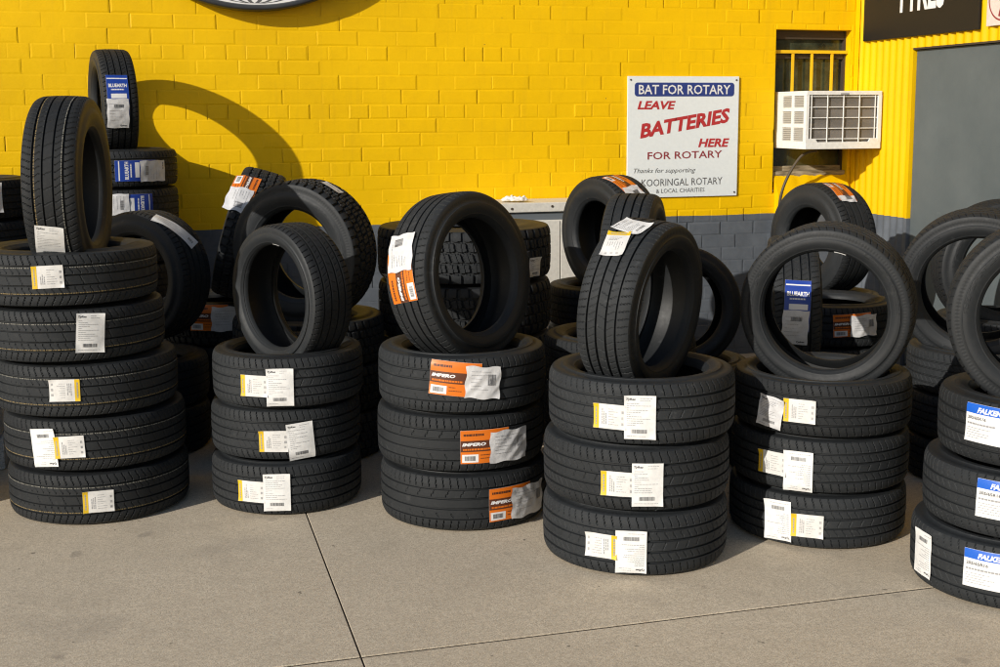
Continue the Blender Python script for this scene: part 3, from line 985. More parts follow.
class Sticker:
    """flat artwork (metres, centred) wrapped on the tread of a tyre"""
    def __init__(s, phi, s0, rho, R, w, kind, lift0=0.0016, seed=0, crumple=0.0, curl=0.0):
        s.phi, s.s0, s.rho, s.R, s.w, s.kind = phi, s0, rho, R, w, kind
        s.l0, s.cr, s.curl = lift0, crumple, curl
        rg = np.random.default_rng(seed)
        s.ph = rg.uniform(0, 6.28, 8)
        s.fr = rg.uniform(30, 95, (8, 2)) * rg.choice([-1, 1], (8, 2))
        s.cc = rg.uniform(0.2, 1.0, 4)
        s.parts = {}
        s.hw, s.hh = 0.06, 0.05
    def at(s, x, y, h=0.0):
        c, d = cos(s.rho), sin(s.rho)
        uu, vv = x * c - y * d, x * d + y * c
        lift = s.l0 + h + 0.0011 * (1 + sin(40 * x + s.ph[0]) * sin(33 * y + s.ph[1]))
        if s.cr:
            for q in range(6):
                lift += s.cr * (1 - abs(sin(s.fr[q, 0] * x * .7 + s.fr[q, 1] * y * .7 + s.ph[q]))) * 0.5
        if s.curl:
            k = 0
            for sx in (-1, 1):
                for sy in (-1, 1):
                    e = max(0.0, sx * x / s.hw + sy * y / s.hh - 1.35)
                    lift += s.curl * s.cc[k] * e * e * 3
                    k += 1
        ss = s.s0 + vv
        rr = rprof(ss, s.R, s.w, s.kind) + lift
        a = s.phi + uu / s.R
        return (rr * cos(a), rr * sin(a), ss)
    def poly(s, part, pts, Fq, h):
        V, F_ = s.parts.setdefault(part, ([], []))
        o = len(V)
        V += [s.at(x, y, h) for x, y in pts]
        F_ += [tuple(i + o for i in q) for q in Fq]
    def rect(s, part, x0, x1, y0, y1, h=0.0, nx=None, ny=None, jag=0.0):
        nx = nx or max(1, int((x1 - x0) / 0.008)); ny = ny or max(1, int((y1 - y0) / 0.008))
        pts, Fq = [], []
        for i in range(nx + 1):
            for j in range(ny + 1):
                x = x0 + (x1 - x0) * i / nx; y = y0 + (y1 - y0) * j / ny
                if jag:
                    x += jag * sin(y * 90 + s.ph[2]) * (1 if i in (0, nx) else 0.3)
                    y += jag * sin(x * 70 + s.ph[3]) * (1 if j in (0, ny) else 0.3)
                pts.append((x, y))
        for i in range(nx):
            for j in range(ny):
                a = i * (ny + 1) + j
                Fq.append((a, a + ny + 1, a + ny + 2, a + 1))
        s.poly(part, pts, Fq, h)
    def text(s, part, body, x0, x1, y0, y1, h, bold=0.03, shear=0.0, rot=False):
        V, Fq = text_geo(body, bold, shear)
        if rot:      # reads upwards
            pts = [(x1 - b * (x1 - x0), y0 + a * (y1 - y0)) for a, b in V]
        else:
            pts = [(x0 + a * (x1 - x0), y0 + b * (y1 - y0)) for a, b in V]
        s.poly(part, pts, Fq, h)
    def lines(s, part, x0, x1, y0, y1, n, h, rg, th=0.0016, vertical=False, fillr=(0.3, 0.95)):
        """small unreadable print: rows of dashes"""
        for k in range(n):
            if vertical:
                xx = x0 + (x1 - x0) * (k + 0.5) / n
                p, end = y0, y0 + (y1 - y0) * rg.uniform(*fillr)
                while p < end:
                    q = min(end, p + rg.uniform(0.004, 0.012))
                    s.rect(part, xx - th / 2, xx + th / 2, p, q, h, 1, 1)
                    p = q + 0.0018
            else:
                yy = y0 + (y1 - y0) * (k + 0.5) / n
                p, end = x0, x0 + (x1 - x0) * rg.uniform(*fillr)
                while p < end:
                    q = min(end, p + rg.uniform(0.004, 0.012))
                    s.rect(part, p, q, yy - th / 2, yy + th / 2, h, 1, 1)
                    p = q + 0.0018
    def bars(s, part, x0, x1, y0, y1, h, rg):
        p = x0
        while p < x1 - 0.002:
            b = rg.choice([0.0009, 0.0014, 0.0022])
            s.rect(part, p, min(x1, p + b), y0, y1, h, 1, 2)
            p += b + rg.choice([0.001, 0.0016])

INK = dict(colour_band='yellow_ink', logo='black_ink', barcode='black_ink', fine_print='grey_ink', orange_panel='orange_ink',
           dark_strip='brown_ink', white_lettering='white_ink', barcode_patch='white_ink', overlay_sheet='crumpled', overlay_print='grey_ink',
           blue_panel='blue_ink', cobalt_band='cobalt_ink', overlay_barcode='black_ink')

def art_yellow(s, rg, w=0.118, h=0.088):
    s.hw, s.hh = w / 2, h / 2
    s.rect('label', -w / 2, w / 2, -h / 2, h / 2)
    s.rect('colour_band', -w / 2 + 0.0004, -w / 2 + 0.020, -h / 2 + 0.0004, h / 2 - 0.0004, 0.0005)
    s.lines('fine_print', -w / 2 + 0.006, -w / 2 + 0.014, -h * 0.36, h * 0.4, 1, 0.0010, rg, 0.005, True, (0.85, 0.95))
    s.lines('fine_print', -w / 2 + 0.030, -w / 2 + 0.050, -h * 0.32, h * 0.38, 3, 0.0006, rg, 0.0030, True, (0.5, 0.95))
    s.lines('fine_print', -w / 2 + 0.056, w / 2 - 0.022, -h * 0.36, h * 0.36, 7, 0.0006, rg, 0.0018, False)
    for k in range(3):
        y = -h * 0.33 + k * h * 0.24
        s.bars('fine_print', w / 2 - 0.015, w / 2 - 0.006, y, y + h * 0.11, 0.0006, rg)
    return 'paper'

def art_sheet(s, rg, w=0.108, h=0.155):
    s.hw, s.hh = w / 2, h / 2
    s.rect('label', -w / 2, w / 2, -h / 2, h / 2)
    s.text('logo', 'TyRes', -w / 2 + 0.006, -w / 2 + 0.038, h / 2 - 0.019, h / 2 - 0.009, 0.0006, 0.04, 0.2)
    s.lines('fine_print', w * 0.0, w * 0.44, h / 2 - 0.022, h / 2 - 0.006, 2, 0.0006, rg, 0.0016)
    s.lines('fine_print', -w * 0.42, w * 0.42, -h * 0.2, h * 0.34, 11, 0.0006, rg, 0.0018, False, (0.12, 0.95))
    s.bars('barcode', -w * 0.26, w * 0.24, -h * 0.36, -h * 0.27, 0.0006, rg)
    s.lines('fine_print', -w * 0.42, w * 0.42, -h * 0.46, -h * 0.40, 1, 0.0006, rg, 0.0015)
    return 'sheet'

def art_orange(s, rg, w=0.20, h=0.133, total=0.285, cover=0.115):
    s.hw, s.hh = total / 2, h / 2
    x0 = -total / 2
    s.rect('label', x0, x0 + w, -h / 2, h / 2)
    s.rect('orange_panel', x0 + 0.0004, x0 + w - 0.0004, -h / 2 + 0.0004, h / 2 - 0.0004, 0.0005)
    s.rect('dark_strip', x0 + 0.0008, x0 + w - 0.0008, -h * 0.14, h * 0.19, 0.0010)
    s.lines('dark_strip', x0 + 0.012, x0 + w * 0.5, h * 0.30, h * 0.42, 1, 0.0010, rg, 0.009, False, (0.8, 0.95))
    s.text('white_lettering', 'IMPERO', x0 + 0.006, x0 + w * 0.50, h * 0.03, h * 0.13, 0.0015, 0.05, 0.25)
    s.lines('orange_panel', x0 + 0.01, x0 + w * 0.7, -h * 0.12, -h * 0.02, 1, 0.0016, rg, 0.007, False, (0.9, 0.99))
    s.rect('barcode_patch', x0 + 0.006, x0 + 0.070, -h * 0.46, -h * 0.22, 0.0010)
    s.bars('barcode', x0 + 0.016, x0 + 0.060, -h * 0.41, -h * 0.27, 0.0015, rg)
    s.lines('dark_strip', x0 + 0.078, x0 + w * 0.8, -h * 0.40, -h * 0.2, 2, 0.0010, rg, 0.003)
    # crumpled delivery sheet stuck over the right half
    s.cr = 0.0026
    s.rect('overlay_sheet', x0 + cover, total / 2, -h * 0.52, h * 0.42, 0.003, 26, 20, 0.003)
    s.lines('overlay_print', x0 + cover + 0.02, total / 2 - 0.03, -h * 0.3, h * 0.32, 6, 0.0042, rg, 0.0016)
    s.bars('overlay_barcode', total / 2 - 0.05, total / 2 - 0.018, -h * 0.12, h * 0.2, 0.0042, rg)
    s.cr = 0
    return 'paper'

def art_falken(s, rg, w=0.215, h=0.128):
    s.hw, s.hh = w / 2, h / 2
    s.rect('label', -w / 2, w / 2, -h / 2, h / 2)
    s.rect('cobalt_band', -w / 2 + 0.0004, w / 2 - 0.0004, h / 2 - 0.032, h / 2 - 0.0004, 0.0005)
    s.text('white_lettering', 'FALKEN', -w / 2 + 0.045, -w / 2 + 0.135, h / 2 - 0.028, h / 2 - 0.010, 0.0010, 0.05, 0.25)
    s.text('logo', '205/65R16', -w / 2 + 0.008, -w / 2 + 0.080, h * 0.09, h * 0.175, 0.0006, 0.03)
    s.lines('fine_print', -w / 2 + 0.008, w / 2 - 0.06, -h * 0.06, h * 0.02, 1, 0.0006, rg, 0.006, False, (0.6, 0.8))
    s.lines('fine_print', -w / 2 + 0.008, w / 2 - 0.09, -h * 0.42, -h * 0.1, 5, 0.0006, rg, 0.002)
    s.bars('barcode', w / 2 - 0.075, w / 2 - 0.015, -h * 0.36, -h * 0.14, 0.0006, rg)
    return 'sheet'

def art_blue(s, rg, w=0.112, h=0.285):
    s.hw, s.hh = w / 2, h / 2
    s.rect('label', -w / 2, w / 2, -h / 2 + 0.06, h / 2)
    s.rect('blue_panel', -w / 2 + 0.0004, w / 2 - 0.0004, -h / 2 + 0.0604, h / 2 - 0.0004, 0.0005)
    s.rect('white_lettering', -w / 2 + 0.004, w / 2 - 0.004, h / 2 - 0.024, h / 2 - 0.018, 0.0010)
    s.text('white_lettering', 'BLUEARTH', -w / 2 + 0.010, w / 2 - 0.008, h * 0.5 - 0.070, h * 0.5 - 0.050, 0.0010, 0.04)
    s.lines('white_lettering', -w / 2 + 0.022, w / 2 - 0.008, h * 0.5 - 0.088, h * 0.5 - 0.076, 1, 0.0010, rg, 0.007, False, (0.8, 0.95))
    s.rect('white_lettering', -w / 2 + 0.02, w / 2 - 0.012, h * 0.5 - 0.128, h * 0.5 - 0.104, 0.0010)
    s.cr = 0.0018
    s.rect('overlay_sheet', -w / 2 - 0.004, w / 2 - 0.004, -h / 2, h * 0.04, 0.0025, 14, 18, 0.0015)
    s.lines('overlay_print', -w / 2 + 0.008, w / 2 - 0.02, -h / 2 + 0.035, -0.008, 6, 0.0034, rg, 0.0016)
    s.bars('overlay_barcode', -0.025, 0.025, -0.035, -0.018, 0.0034, rg)
    s.text('logo', 'TyRes', w / 2 - 0.052, w / 2 - 0.016, -h / 2 + 0.008, -h / 2 + 0.018, 0.0034, 0.05, 0.2)
    s.cr = 0
    return 'paper'

def art_strip(s, rg, w=0.24, h=0.075):
    s.hw, s.hh = w / 2, h / 2
    s.rect('label', -w / 2, w / 2, -h / 2, h / 2)
    s.lines('fine_print', -w * 0.4, w * 0.3, -h * 0.3, h * 0.3, 3, 0.0006, rg, 0.002)
    s.bars('barcode', w * 0.3, w * 0.44, -h * 0.1, h * 0.12, 0.0006, rg)
    return 'paper'

ART = dict(yb=art_yellow, w=art_sheet, fo=art_falken, bt=art_blue, ws=art_strip)
ART['or'] = art_orange

_sid = [100]
def add_sticker(root, Mt, art, kind, R, w, phi, s0, rho, over=0.0, opt=None):
    _sid[0] += 1
    rg = np.random.default_rng(_sid[0])
    opt = dict(opt or {})
    cr = opt.pop('crumple', 0.0)
    s = Sticker(phi, s0, rho, R, w, kind, 0.0016 + over, _sid[0], cr, 0.008 if art in ('yb', 'w') else 0.003)
    pm = ART[art](s, rg, **opt)
    lab = None
    order = ['label'] + [k for k in s.parts if k != 'label']
    for part in order:
        V, Fq = s.parts[part]
        mtl = M[pm] if part == 'label' else M[INK[part]]
        if part == 'label' and cr:
            mtl = M['crumpled']
        me = mesh_np(part, V, Fq, [mtl], None, True, 30)
        o = link(part, me, root if part == 'label' else lab)
        if part == 'label':
            lab = o
            o.matrix_basis = Mt

def pose_matrix(pose, R, w):
    if pose[0] == 'flat':
        _, X, Y, z, spin = pose
        return Matrix.Translation((X, Y, z + w / 2)) @ Matrix.Rotation(radians(spin), 4, 'Z'), Vector((X, Y, z))
    _, X, Y, Z, psi, lean = pose
    psi, lean = radians(psi), radians(lean)
    a = Vector((cos(lean) * cos(psi), cos(lean) * sin(psi), sin(lean)))
    e1 = Vector((0, 0, 1)).cross(a).normalized()
    e2 = a.cross(e1)
    Rm = Matrix(((e1.x, e2.x, a.x, X), (e1.y, e2.y, a.y, Y), (e1.z, e2.z, a.z, Z), (0, 0, 0, 1)))
    return Rm, Vector((X, Y, Z - R))

# key: kind, R, w, bead radius, pose, label, group
#TYRES-BEGIN
TYRES = {
    'S1_1': ('touring', 0.366, 0.2205, 0.225, ('flat', -0.286, 5.357, 0.0, 0), 'yellow lined tyre lying bottom in the leftmost front stack of five', 'tyres lying in the front stacks'),
    'S1_2': ('touring', 0.366, 0.2205, 0.225, ('flat', -0.291, 5.357, 0.2211, 78), 'yellow lined tyre lying second from the bottom in the leftmost front stack of five', 'tyres lying in the front stacks'),
    'S1_3': ('touring', 0.366, 0.2205, 0.225, ('flat', -0.316, 5.357, 0.4422, 156), 'yellow lined tyre lying third from the bottom in the leftmost front stack of five', 'tyres lying in the front stacks'),
    'S1_4': ('touring', 0.366, 0.2205, 0.225, ('flat', -0.361, 5.357, 0.6633, 234), 'yellow lined tyre lying fourth from the bottom in the leftmost front stack of five', 'tyres lying in the front stacks'),
    'S1_5': ('touring', 0.366, 0.2205, 0.225, ('flat', -0.381, 5.357, 0.8844, 312), 'yellow lined tyre lying topmost in the leftmost front stack of five', 'tyres lying in the front stacks'),
    'S2_1': ('sport', 0.317, 0.221, 0.222, ('flat', 0.488, 5.208, 0.0, 155), 'small black tyre lying bottom in the second front stack from the left', 'tyres lying in the front stacks'),
    'S2_2': ('sport', 0.317, 0.221, 0.222, ('flat', 0.494, 5.238, 0.2216, 233), 'small black tyre lying middle in the second front stack from the left', 'tyres lying in the front stacks'),
    'S2_3': ('sport', 0.317, 0.221, 0.222, ('flat', 0.506, 5.218, 0.4432, 311), 'small black tyre lying topmost in the second front stack from the left', 'tyres lying in the front stacks'),
    'S3_1': ('asym', 0.343, 0.235, 0.235, ('flat', 1.177, 4.826, 0.0, 248), 'broad black tyre lying bottom in the front stack with orange stickers', 'tyres lying in the front stacks'),
    'S3_2': ('asym', 0.343, 0.235, 0.235, ('flat', 1.169, 4.836, 0.2356, 326), 'broad black tyre lying middle in the front stack with orange stickers', 'tyres lying in the front stacks'),
    'S3_3': ('asym', 0.343, 0.235, 0.235, ('flat', 1.175, 4.826, 0.4712, 44), 'broad black tyre lying topmost in the front stack with orange stickers', 'tyres lying in the front stacks'),
    'S4_1': ('sport', 0.345, 0.2355, 0.235, ('flat', 1.683, 4.185, 0.0, 341), 'wide black tyre lying bottom in the frontmost stack of three at centre right', 'tyres lying in the front stacks'),
    'S4_2': ('sport', 0.345, 0.2355, 0.235, ('flat', 1.686, 4.185, 0.2361, 59), 'wide black tyre lying middle in the frontmost stack of three at centre right', 'tyres lying in the front stacks'),
    'S4_3': ('sport', 0.345, 0.2355, 0.235, ('flat', 1.705, 4.185, 0.4722, 137), 'wide black tyre lying topmost in the frontmost stack of three at centre right', 'tyres lying in the front stacks'),
    'S5_1': ('sport', 0.341, 0.2125, 0.242, ('flat', 2.478, 4.233, 0.0, 74), 'black tyre lying bottom in the front stack under the ring facing the camera', 'tyres lying in the front stacks'),
    'S5_2': ('sport', 0.341, 0.2125, 0.242, ('flat', 2.483, 4.233, 0.2131, 152), 'black tyre lying middle in the front stack under the ring facing the camera', 'tyres lying in the front stacks'),
    'S5_3': ('sport', 0.341, 0.2125, 0.242, ('flat', 2.486, 4.233, 0.4262, 230), 'black tyre lying topmost in the front stack under the ring facing the camera', 'tyres lying in the front stacks'),
    'S6_1': ('sport', 0.345, 0.228, 0.235, ('flat', 2.831, 3.5, 0.0, 167), 'black tyre lying bottom in the rightmost front stack with blue topped stickers', 'tyres lying in the front stacks'),
    'S6_2': ('sport', 0.345, 0.228, 0.235, ('flat', 2.871, 3.5, 0.2286, 245), 'black tyre lying middle in the rightmost front stack with blue topped stickers', 'tyres lying in the front stacks'),
    'S6_3': ('sport', 0.345, 0.228, 0.235, ('flat', 2.921, 3.5, 0.4572, 323), 'black tyre lying topmost in the rightmost front stack with blue topped stickers', 'tyres lying in the front stacks'),
    'T1': ('touring', 0.365, 0.222, 0.225, ('stand', -0.346, 5.323, 1.341, -9, -0.2), 'tall yellow lined tyre standing upright on the leftmost front stack of five', 'tyres standing on the front stacks'),
    'T2': ('sport', 0.303, 0.215, 0.218, ('stand', 0.525, 5.215, 0.872, -149.5, -0.4), 'small tyre standing on the second front stack, showing its hole and white bead mark', 'tyres standing on the front stacks'),
    'T3': ('asym', 0.341, 0.225, 0.232, ('stand', 1.173, 4.821, 0.973, -54.3, 7.1), 'big tyre with white and orange sticker standing on the orange stickered stack', 'tyres standing on the front stacks'),
    'T4': ('sport', 0.319, 0.23, 0.217, ('stand', 1.707, 4.19, 0.922, -48.5, -5.5), 'leaning tyre with two white stickers on its crown standing on the frontmost stack', 'tyres standing on the front stacks'),
    'T5': ('sport', 0.33, 0.215, 0.234, ('stand', 2.5, 4.23, 0.872, -129.5, -4.4), 'tyre standing full face on with a wide open hole, right of centre', 'tyres standing on the front stacks'),
    'T6': ('sport', 0.332, 0.22, 0.226, ('stand', 2.918, 3.496, 0.934, -123.6, 0.1), 'tyre standing on the rightmost stack, cut by the photo edge', 'tyres standing on the front stacks'),
    'S0_1': ('touring', 0.36, 0.2205, 0.225, ('flat', -1.26, 5.53, 0.0, 86), 'yellow lined tyre lying bottom in the stack beyond the left photo edge', 'tyres lying in the front stacks'),
    'S0_2': ('touring', 0.36, 0.2205, 0.225, ('flat', -1.26, 5.53, 0.2211, 164), 'yellow lined tyre lying second from the bottom in the stack beyond the left photo edge', 'tyres lying in the front stacks'),
    'S0_3': ('touring', 0.36, 0.2205, 0.225, ('flat', -1.26, 5.53, 0.4422, 242), 'yellow lined tyre lying third from the bottom in the stack beyond the left photo edge', 'tyres lying in the front stacks'),
    'S0_4': ('touring', 0.36, 0.2205, 0.225, ('flat', -1.26, 5.53, 0.6633, 320), 'yellow lined tyre lying fourth from the bottom in the stack beyond the left photo edge', 'tyres lying in the front stacks'),
    'S0_5': ('touring', 0.36, 0.2205, 0.225, ('flat', -1.26, 5.53, 0.8844, 38), 'yellow lined tyre lying fifth from the bottom in the stack beyond the left photo edge', 'tyres lying in the front stacks'),
    'S0_6': ('touring', 0.36, 0.2205, 0.225, ('flat', -1.26, 5.53, 1.1055, 116), 'yellow lined tyre lying sixth from the bottom in the stack beyond the left photo edge', 'tyres lying in the front stacks'),
    'S0_7': ('touring', 0.36, 0.2205, 0.225, ('flat', -1.26, 5.53, 1.3266, 194), 'yellow lined tyre lying topmost in the stack beyond the left photo edge', 'tyres lying in the front stacks'),
    'B1_1': ('sport', 0.325, 0.2065, 0.21, ('flat', -0.214, 7.165, 0.0, 303), 'narrow tyre lying bottom in the tall blue stickered wall stack', 'tyres lying in the stacks behind'),
    'B1_2': ('sport', 0.325, 0.2065, 0.21, ('flat', -0.214, 7.165, 0.2071, 21), 'narrow tyre lying second from the bottom in the tall blue stickered wall stack', 'tyres lying in the stacks behind'),
    'B1_3': ('sport', 0.325, 0.2065, 0.21, ('flat', -0.214, 7.165, 0.4142, 99), 'narrow tyre lying third from the bottom in the tall blue stickered wall stack', 'tyres lying in the stacks behind'),
    'B1_4': ('sport', 0.325, 0.2065, 0.21, ('flat', -0.214, 7.165, 0.6213, 177), 'narrow tyre lying fourth from the bottom in the tall blue stickered wall stack', 'tyres lying in the stacks behind'),
    'B1_5': ('sport', 0.325, 0.2065, 0.21, ('flat', -0.214, 7.165, 0.8284, 255), 'narrow tyre lying fifth from the bottom in the tall blue stickered wall stack', 'tyres lying in the stacks behind'),
    'B1_6': ('sport', 0.325, 0.2065, 0.21, ('flat', -0.214, 7.165, 1.0355, 333), 'narrow tyre lying sixth from the bottom in the tall blue stickered wall stack', 'tyres lying in the stacks behind'),
    'B1_7': ('sport', 0.325, 0.2065, 0.21, ('flat', -0.214, 7.165, 1.2426, 51), 'narrow tyre lying topmost in the tall blue stickered wall stack', 'tyres lying in the stacks behind'),
    'B1s': ('sport', 0.298, 0.195, 0.195, ('stand', -0.218, 7.185, 1.69, 10.3, 0.8), 'highest tyre, blue and white stickered, standing on the tall stack by the wall', 'tyres standing in the back rows'),
    'B0_1': ('sport', 0.33, 0.2175, 0.215, ('flat', -0.988, 7.1, 0.0, 191), 'black tyre lying bottom in the wall stack at left photo edge', 'tyres lying in the stacks behind'),
    'B0_2': ('sport', 0.33, 0.2175, 0.215, ('flat', -0.988, 7.1, 0.2181, 269), 'black tyre lying second from the bottom in the wall stack at left photo edge', 'tyres lying in the stacks behind'),
    'B0_3': ('sport', 0.33, 0.2175, 0.215, ('flat', -0.988, 7.1, 0.4362, 347), 'black tyre lying third from the bottom in the wall stack at left photo edge', 'tyres lying in the stacks behind'),
    'B0_4': ('sport', 0.33, 0.2175, 0.215, ('flat', -0.988, 7.1, 0.6543, 65), 'black tyre lying fourth from the bottom in the wall stack at left photo edge', 'tyres lying in the stacks behind'),
    'B0_5': ('sport', 0.33, 0.2175, 0.215, ('flat', -0.988, 7.1, 0.8724, 143), 'black tyre lying fifth from the bottom in the wall stack at left photo edge', 'tyres lying in the stacks behind'),
    'B0_6': ('sport', 0.33, 0.2175, 0.215, ('flat', -0.988, 7.1, 1.0905, 221), 'black tyre lying topmost in the wall stack at left photo edge', 'tyres lying in the stacks behind'),
    'Bb_1': ('asym', 0.33, 0.235, 0.215, ('flat', -0.12, 6.22, 0.0, 17), 'dark tyre lying bottom in the shaded pair hidden behind the leftmost stack', 'tyres lying in the stacks behind'),
    'Bb_2': ('asym', 0.33, 0.235, 0.215, ('flat', -0.12, 6.22, 0.2356, 95), 'dark tyre lying topmost in the shaded pair hidden behind the leftmost stack', 'tyres lying in the stacks behind'),
    'B1b': ('asym', 0.322, 0.23, 0.205, ('stand', -0.07, 6.253, 0.846, -130.9, 1.3), 'shaded tyre with a long pale sticker standing behind the leftmost front stack', 'tyres standing in the back rows'),
    'Q_1': ('offroad', 0.345, 0.222, 0.21, ('flat', 0.33, 6.72, 0.0, 110), 'chunky tyre lying bottom in the shaded off-road stack against the wall', 'tyres lying in the stacks behind'),
    'Q_2': ('offroad', 0.345, 0.222, 0.21, ('flat', 0.33, 6.72, 0.2226, 188), 'chunky tyre lying middle in the shaded off-road stack against the wall', 'tyres lying in the stacks behind'),
    'Q_3': ('offroad', 0.345, 0.222, 0.21, ('flat', 0.33, 6.72, 0.4452, 266), 'chunky tyre lying topmost in the shaded off-road stack against the wall', 'tyres lying in the stacks behind'),
    'B2l': ('offroad', 0.339, 0.23, 0.205, ('stand', 0.443, 6.4, 1.02, -9.1, -16.5), 'chunky tyre with orange and white sticker tilted against the off-road ring', 'tyres standing in the back rows'),
    'R_1': ('offroad', 0.365, 0.225, 0.22, ('flat', 0.68, 5.94, 0.0, 234), 'chunky black tyre lying bottom in the off-road stack behind the second front stack', 'tyres lying in the stacks behind'),
    'R_2': ('offroad', 0.365, 0.225, 0.22, ('flat', 0.68, 5.94, 0.2256, 312), 'chunky black tyre lying middle in the off-road stack behind the second front stack', 'tyres lying in the stacks behind'),
    'R_3': ('offroad', 0.365, 0.225, 0.22, ('flat', 0.68, 5.94, 0.4512, 30), 'chunky black tyre lying topmost in the off-road stack behind the second front stack', 'tyres lying in the stacks behind'),
    'Ring': ('offroad', 0.344, 0.24, 0.212, ('stand', 0.662, 5.87, 0.98, -128.3, -2.7), 'large off-road tyre standing as a ring behind the glossy small tyre', 'tyres standing in the back rows'),
    'B3_1': ('offroad', 0.44, 0.27, 0.24, ('flat', 1.49, 6.05, 0.0, 358), 'huge knobbly tyre lying bottom in the tallest off-road stack', 'tyres lying in the stacks behind'),
    'B3_2': ('offroad', 0.44, 0.27, 0.24, ('flat', 1.49, 6.05, 0.2706, 76), 'huge knobbly tyre lying second from the bottom in the tallest off-road stack', 'tyres lying in the stacks behind'),
    'B3_3': ('offroad', 0.44, 0.27, 0.24, ('flat', 1.49, 6.05, 0.5412, 154), 'huge knobbly tyre lying third from the bottom in the tallest off-road stack', 'tyres lying in the stacks behind'),
    'B3_4': ('offroad', 0.44, 0.27, 0.24, ('flat', 1.49, 6.05, 0.8118, 232), 'huge knobbly tyre lying topmost in the tallest off-road stack', 'tyres lying in the stacks behind'),
    'B4_1': ('sport', 0.335, 0.232, 0.22, ('flat', 2.4, 6.4, 0.0, 122), 'black tyre lying bottom in the stack by the cream cabinet', 'tyres lying in the stacks behind'),
    'B4_2': ('sport', 0.335, 0.232, 0.22, ('flat', 2.4, 6.4, 0.2326, 200), 'black tyre lying middle in the stack by the cream cabinet', 'tyres lying in the stacks behind'),
    'B4_3': ('sport', 0.335, 0.232, 0.22, ('flat', 2.4, 6.4, 0.4652, 278), 'black tyre lying topmost in the stack by the cream cabinet', 'tyres lying in the stacks behind'),
    'Ta': ('asym', 0.323, 0.25, 0.187, ('stand', 2.413, 6.4, 0.966, -163, -1.4), 'tyre with orange sticker on its crown standing just left of the battery sign', 'tyres standing in the back rows'),
    'S4b_1': ('sport', 0.335, 0.225, 0.225, ('flat', 1.94, 5.02, 0.0, 246), 'dusty black tyre lying bottom in the stack between the frontmost stack and the wall', 'tyres lying in the stacks behind'),
    'S4b_2': ('sport', 0.335, 0.225, 0.225, ('flat', 1.94, 5.02, 0.2256, 324), 'dusty black tyre lying middle in the stack between the frontmost stack and the wall', 'tyres lying in the stacks behind'),
    'S4b_3': ('sport', 0.335, 0.225, 0.225, ('flat', 1.94, 5.02, 0.4512, 42), 'dusty black tyre lying topmost in the stack between the frontmost stack and the wall', 'tyres lying in the stacks behind'),
    'Tb': ('asym', 0.326, 0.22, 0.205, ('stand', 2.018, 5.05, 0.951, -32, 0), 'grooved tyre standing behind the leaning tyre with two white stickers', 'tyres standing in the back rows'),
    'Tcs_1': ('sport', 0.32, 0.2, 0.22, ('flat', 2.55, 5.68, 0.0, 10), 'dusty tyre lying bottom in the low stack under the shaded ring right of centre', 'tyres lying in the stacks behind'),
    'Tcs_2': ('sport', 0.32, 0.2, 0.22, ('flat', 2.55, 5.68, 0.2006, 88), 'dusty tyre lying topmost in the low stack under the shaded ring right of centre', 'tyres lying in the stacks behind'),
    'Tc': ('sport', 0.314, 0.22, 0.214, ('stand', 2.504, 5.681, 0.654, -101.4, 5.8), 'shaded tyre standing as a ring before the slate grey bricks', 'tyres standing in the back rows'),
    'T9s_1': ('sport', 0.335, 0.198, 0.22, ('flat', 3.71, 6.35, 0.0, 103), 'black tyre lying bottom in the stack under the air conditioner', 'tyres lying in the stacks behind'),
    'T9s_2': ('sport', 0.335, 0.198, 0.22, ('flat', 3.71, 6.35, 0.1986, 181), 'black tyre lying middle in the stack under the air conditioner', 'tyres lying in the stacks behind'),
    'T9s_3': ('sport', 0.335, 0.198, 0.22, ('flat', 3.71, 6.35, 0.3972, 259), 'black tyre lying topmost in the stack under the air conditioner', 'tyres lying in the stacks behind'),
    'T9': ('asym', 0.325, 0.27, 0.184, ('stand', 3.703, 6.352, 0.9, -168, 0.7), 'tyre with orange sticker on its crown standing below the air conditioner', 'tyres standing in the back rows'),
    'T10s_1': ('sport', 0.315, 0.22, 0.21, ('flat', 2.8, 5.0, 0.0, 227), 'black tyre lying bottom in the low stack under the tall blue sticker', 'tyres lying in the stacks behind'),
    'T10s_2': ('sport', 0.315, 0.22, 0.21, ('flat', 2.8, 5.0, 0.2206, 305), 'black tyre lying topmost in the low stack under the tall blue sticker', 'tyres lying in the stacks behind'),
    'T10': ('sport', 0.318, 0.22, 0.2, ('stand', 2.771, 5.0, 0.755, -24, 1.2), 'tyre with tall blue and white sticker seen through the face on ring', 'tyres standing in the back rows'),
    'S5b_1': ('asym', 0.33, 0.2205, 0.215, ('flat', 3.39, 5.72, 0.0, 320), 'black tyre lying bottom in the orange stickered stack seen through the face on ring', 'tyres lying in the stacks behind'),
    'S5b_2': ('asym', 0.33, 0.2205, 0.215, ('flat', 3.39, 5.72, 0.2211, 38), 'black tyre lying middle in the orange stickered stack seen through the face on ring', 'tyres lying in the stacks behind'),
    'S5b_3': ('asym', 0.33, 0.2205, 0.215, ('flat', 3.39, 5.72, 0.4422, 116), 'black tyre lying topmost in the orange stickered stack seen through the face on ring', 'tyres lying in the stacks behind'),
    'S7_1': ('sport', 0.335, 0.198, 0.222, ('flat', 3.55, 4.65, 0.0, 53), 'worn black tyre lying bottom in the stack behind the rightmost front stack', 'tyres lying in the stacks behind'),
    'S7_2': ('sport', 0.335, 0.198, 0.222, ('flat', 3.55, 4.65, 0.1986, 131), 'worn black tyre lying middle in the stack behind the rightmost front stack', 'tyres lying in the stacks behind'),
    'S7_3': ('sport', 0.335, 0.198, 0.222, ('flat', 3.55, 4.65, 0.3972, 209), 'worn black tyre lying topmost in the stack behind the rightmost front stack', 'tyres lying in the stacks behind'),
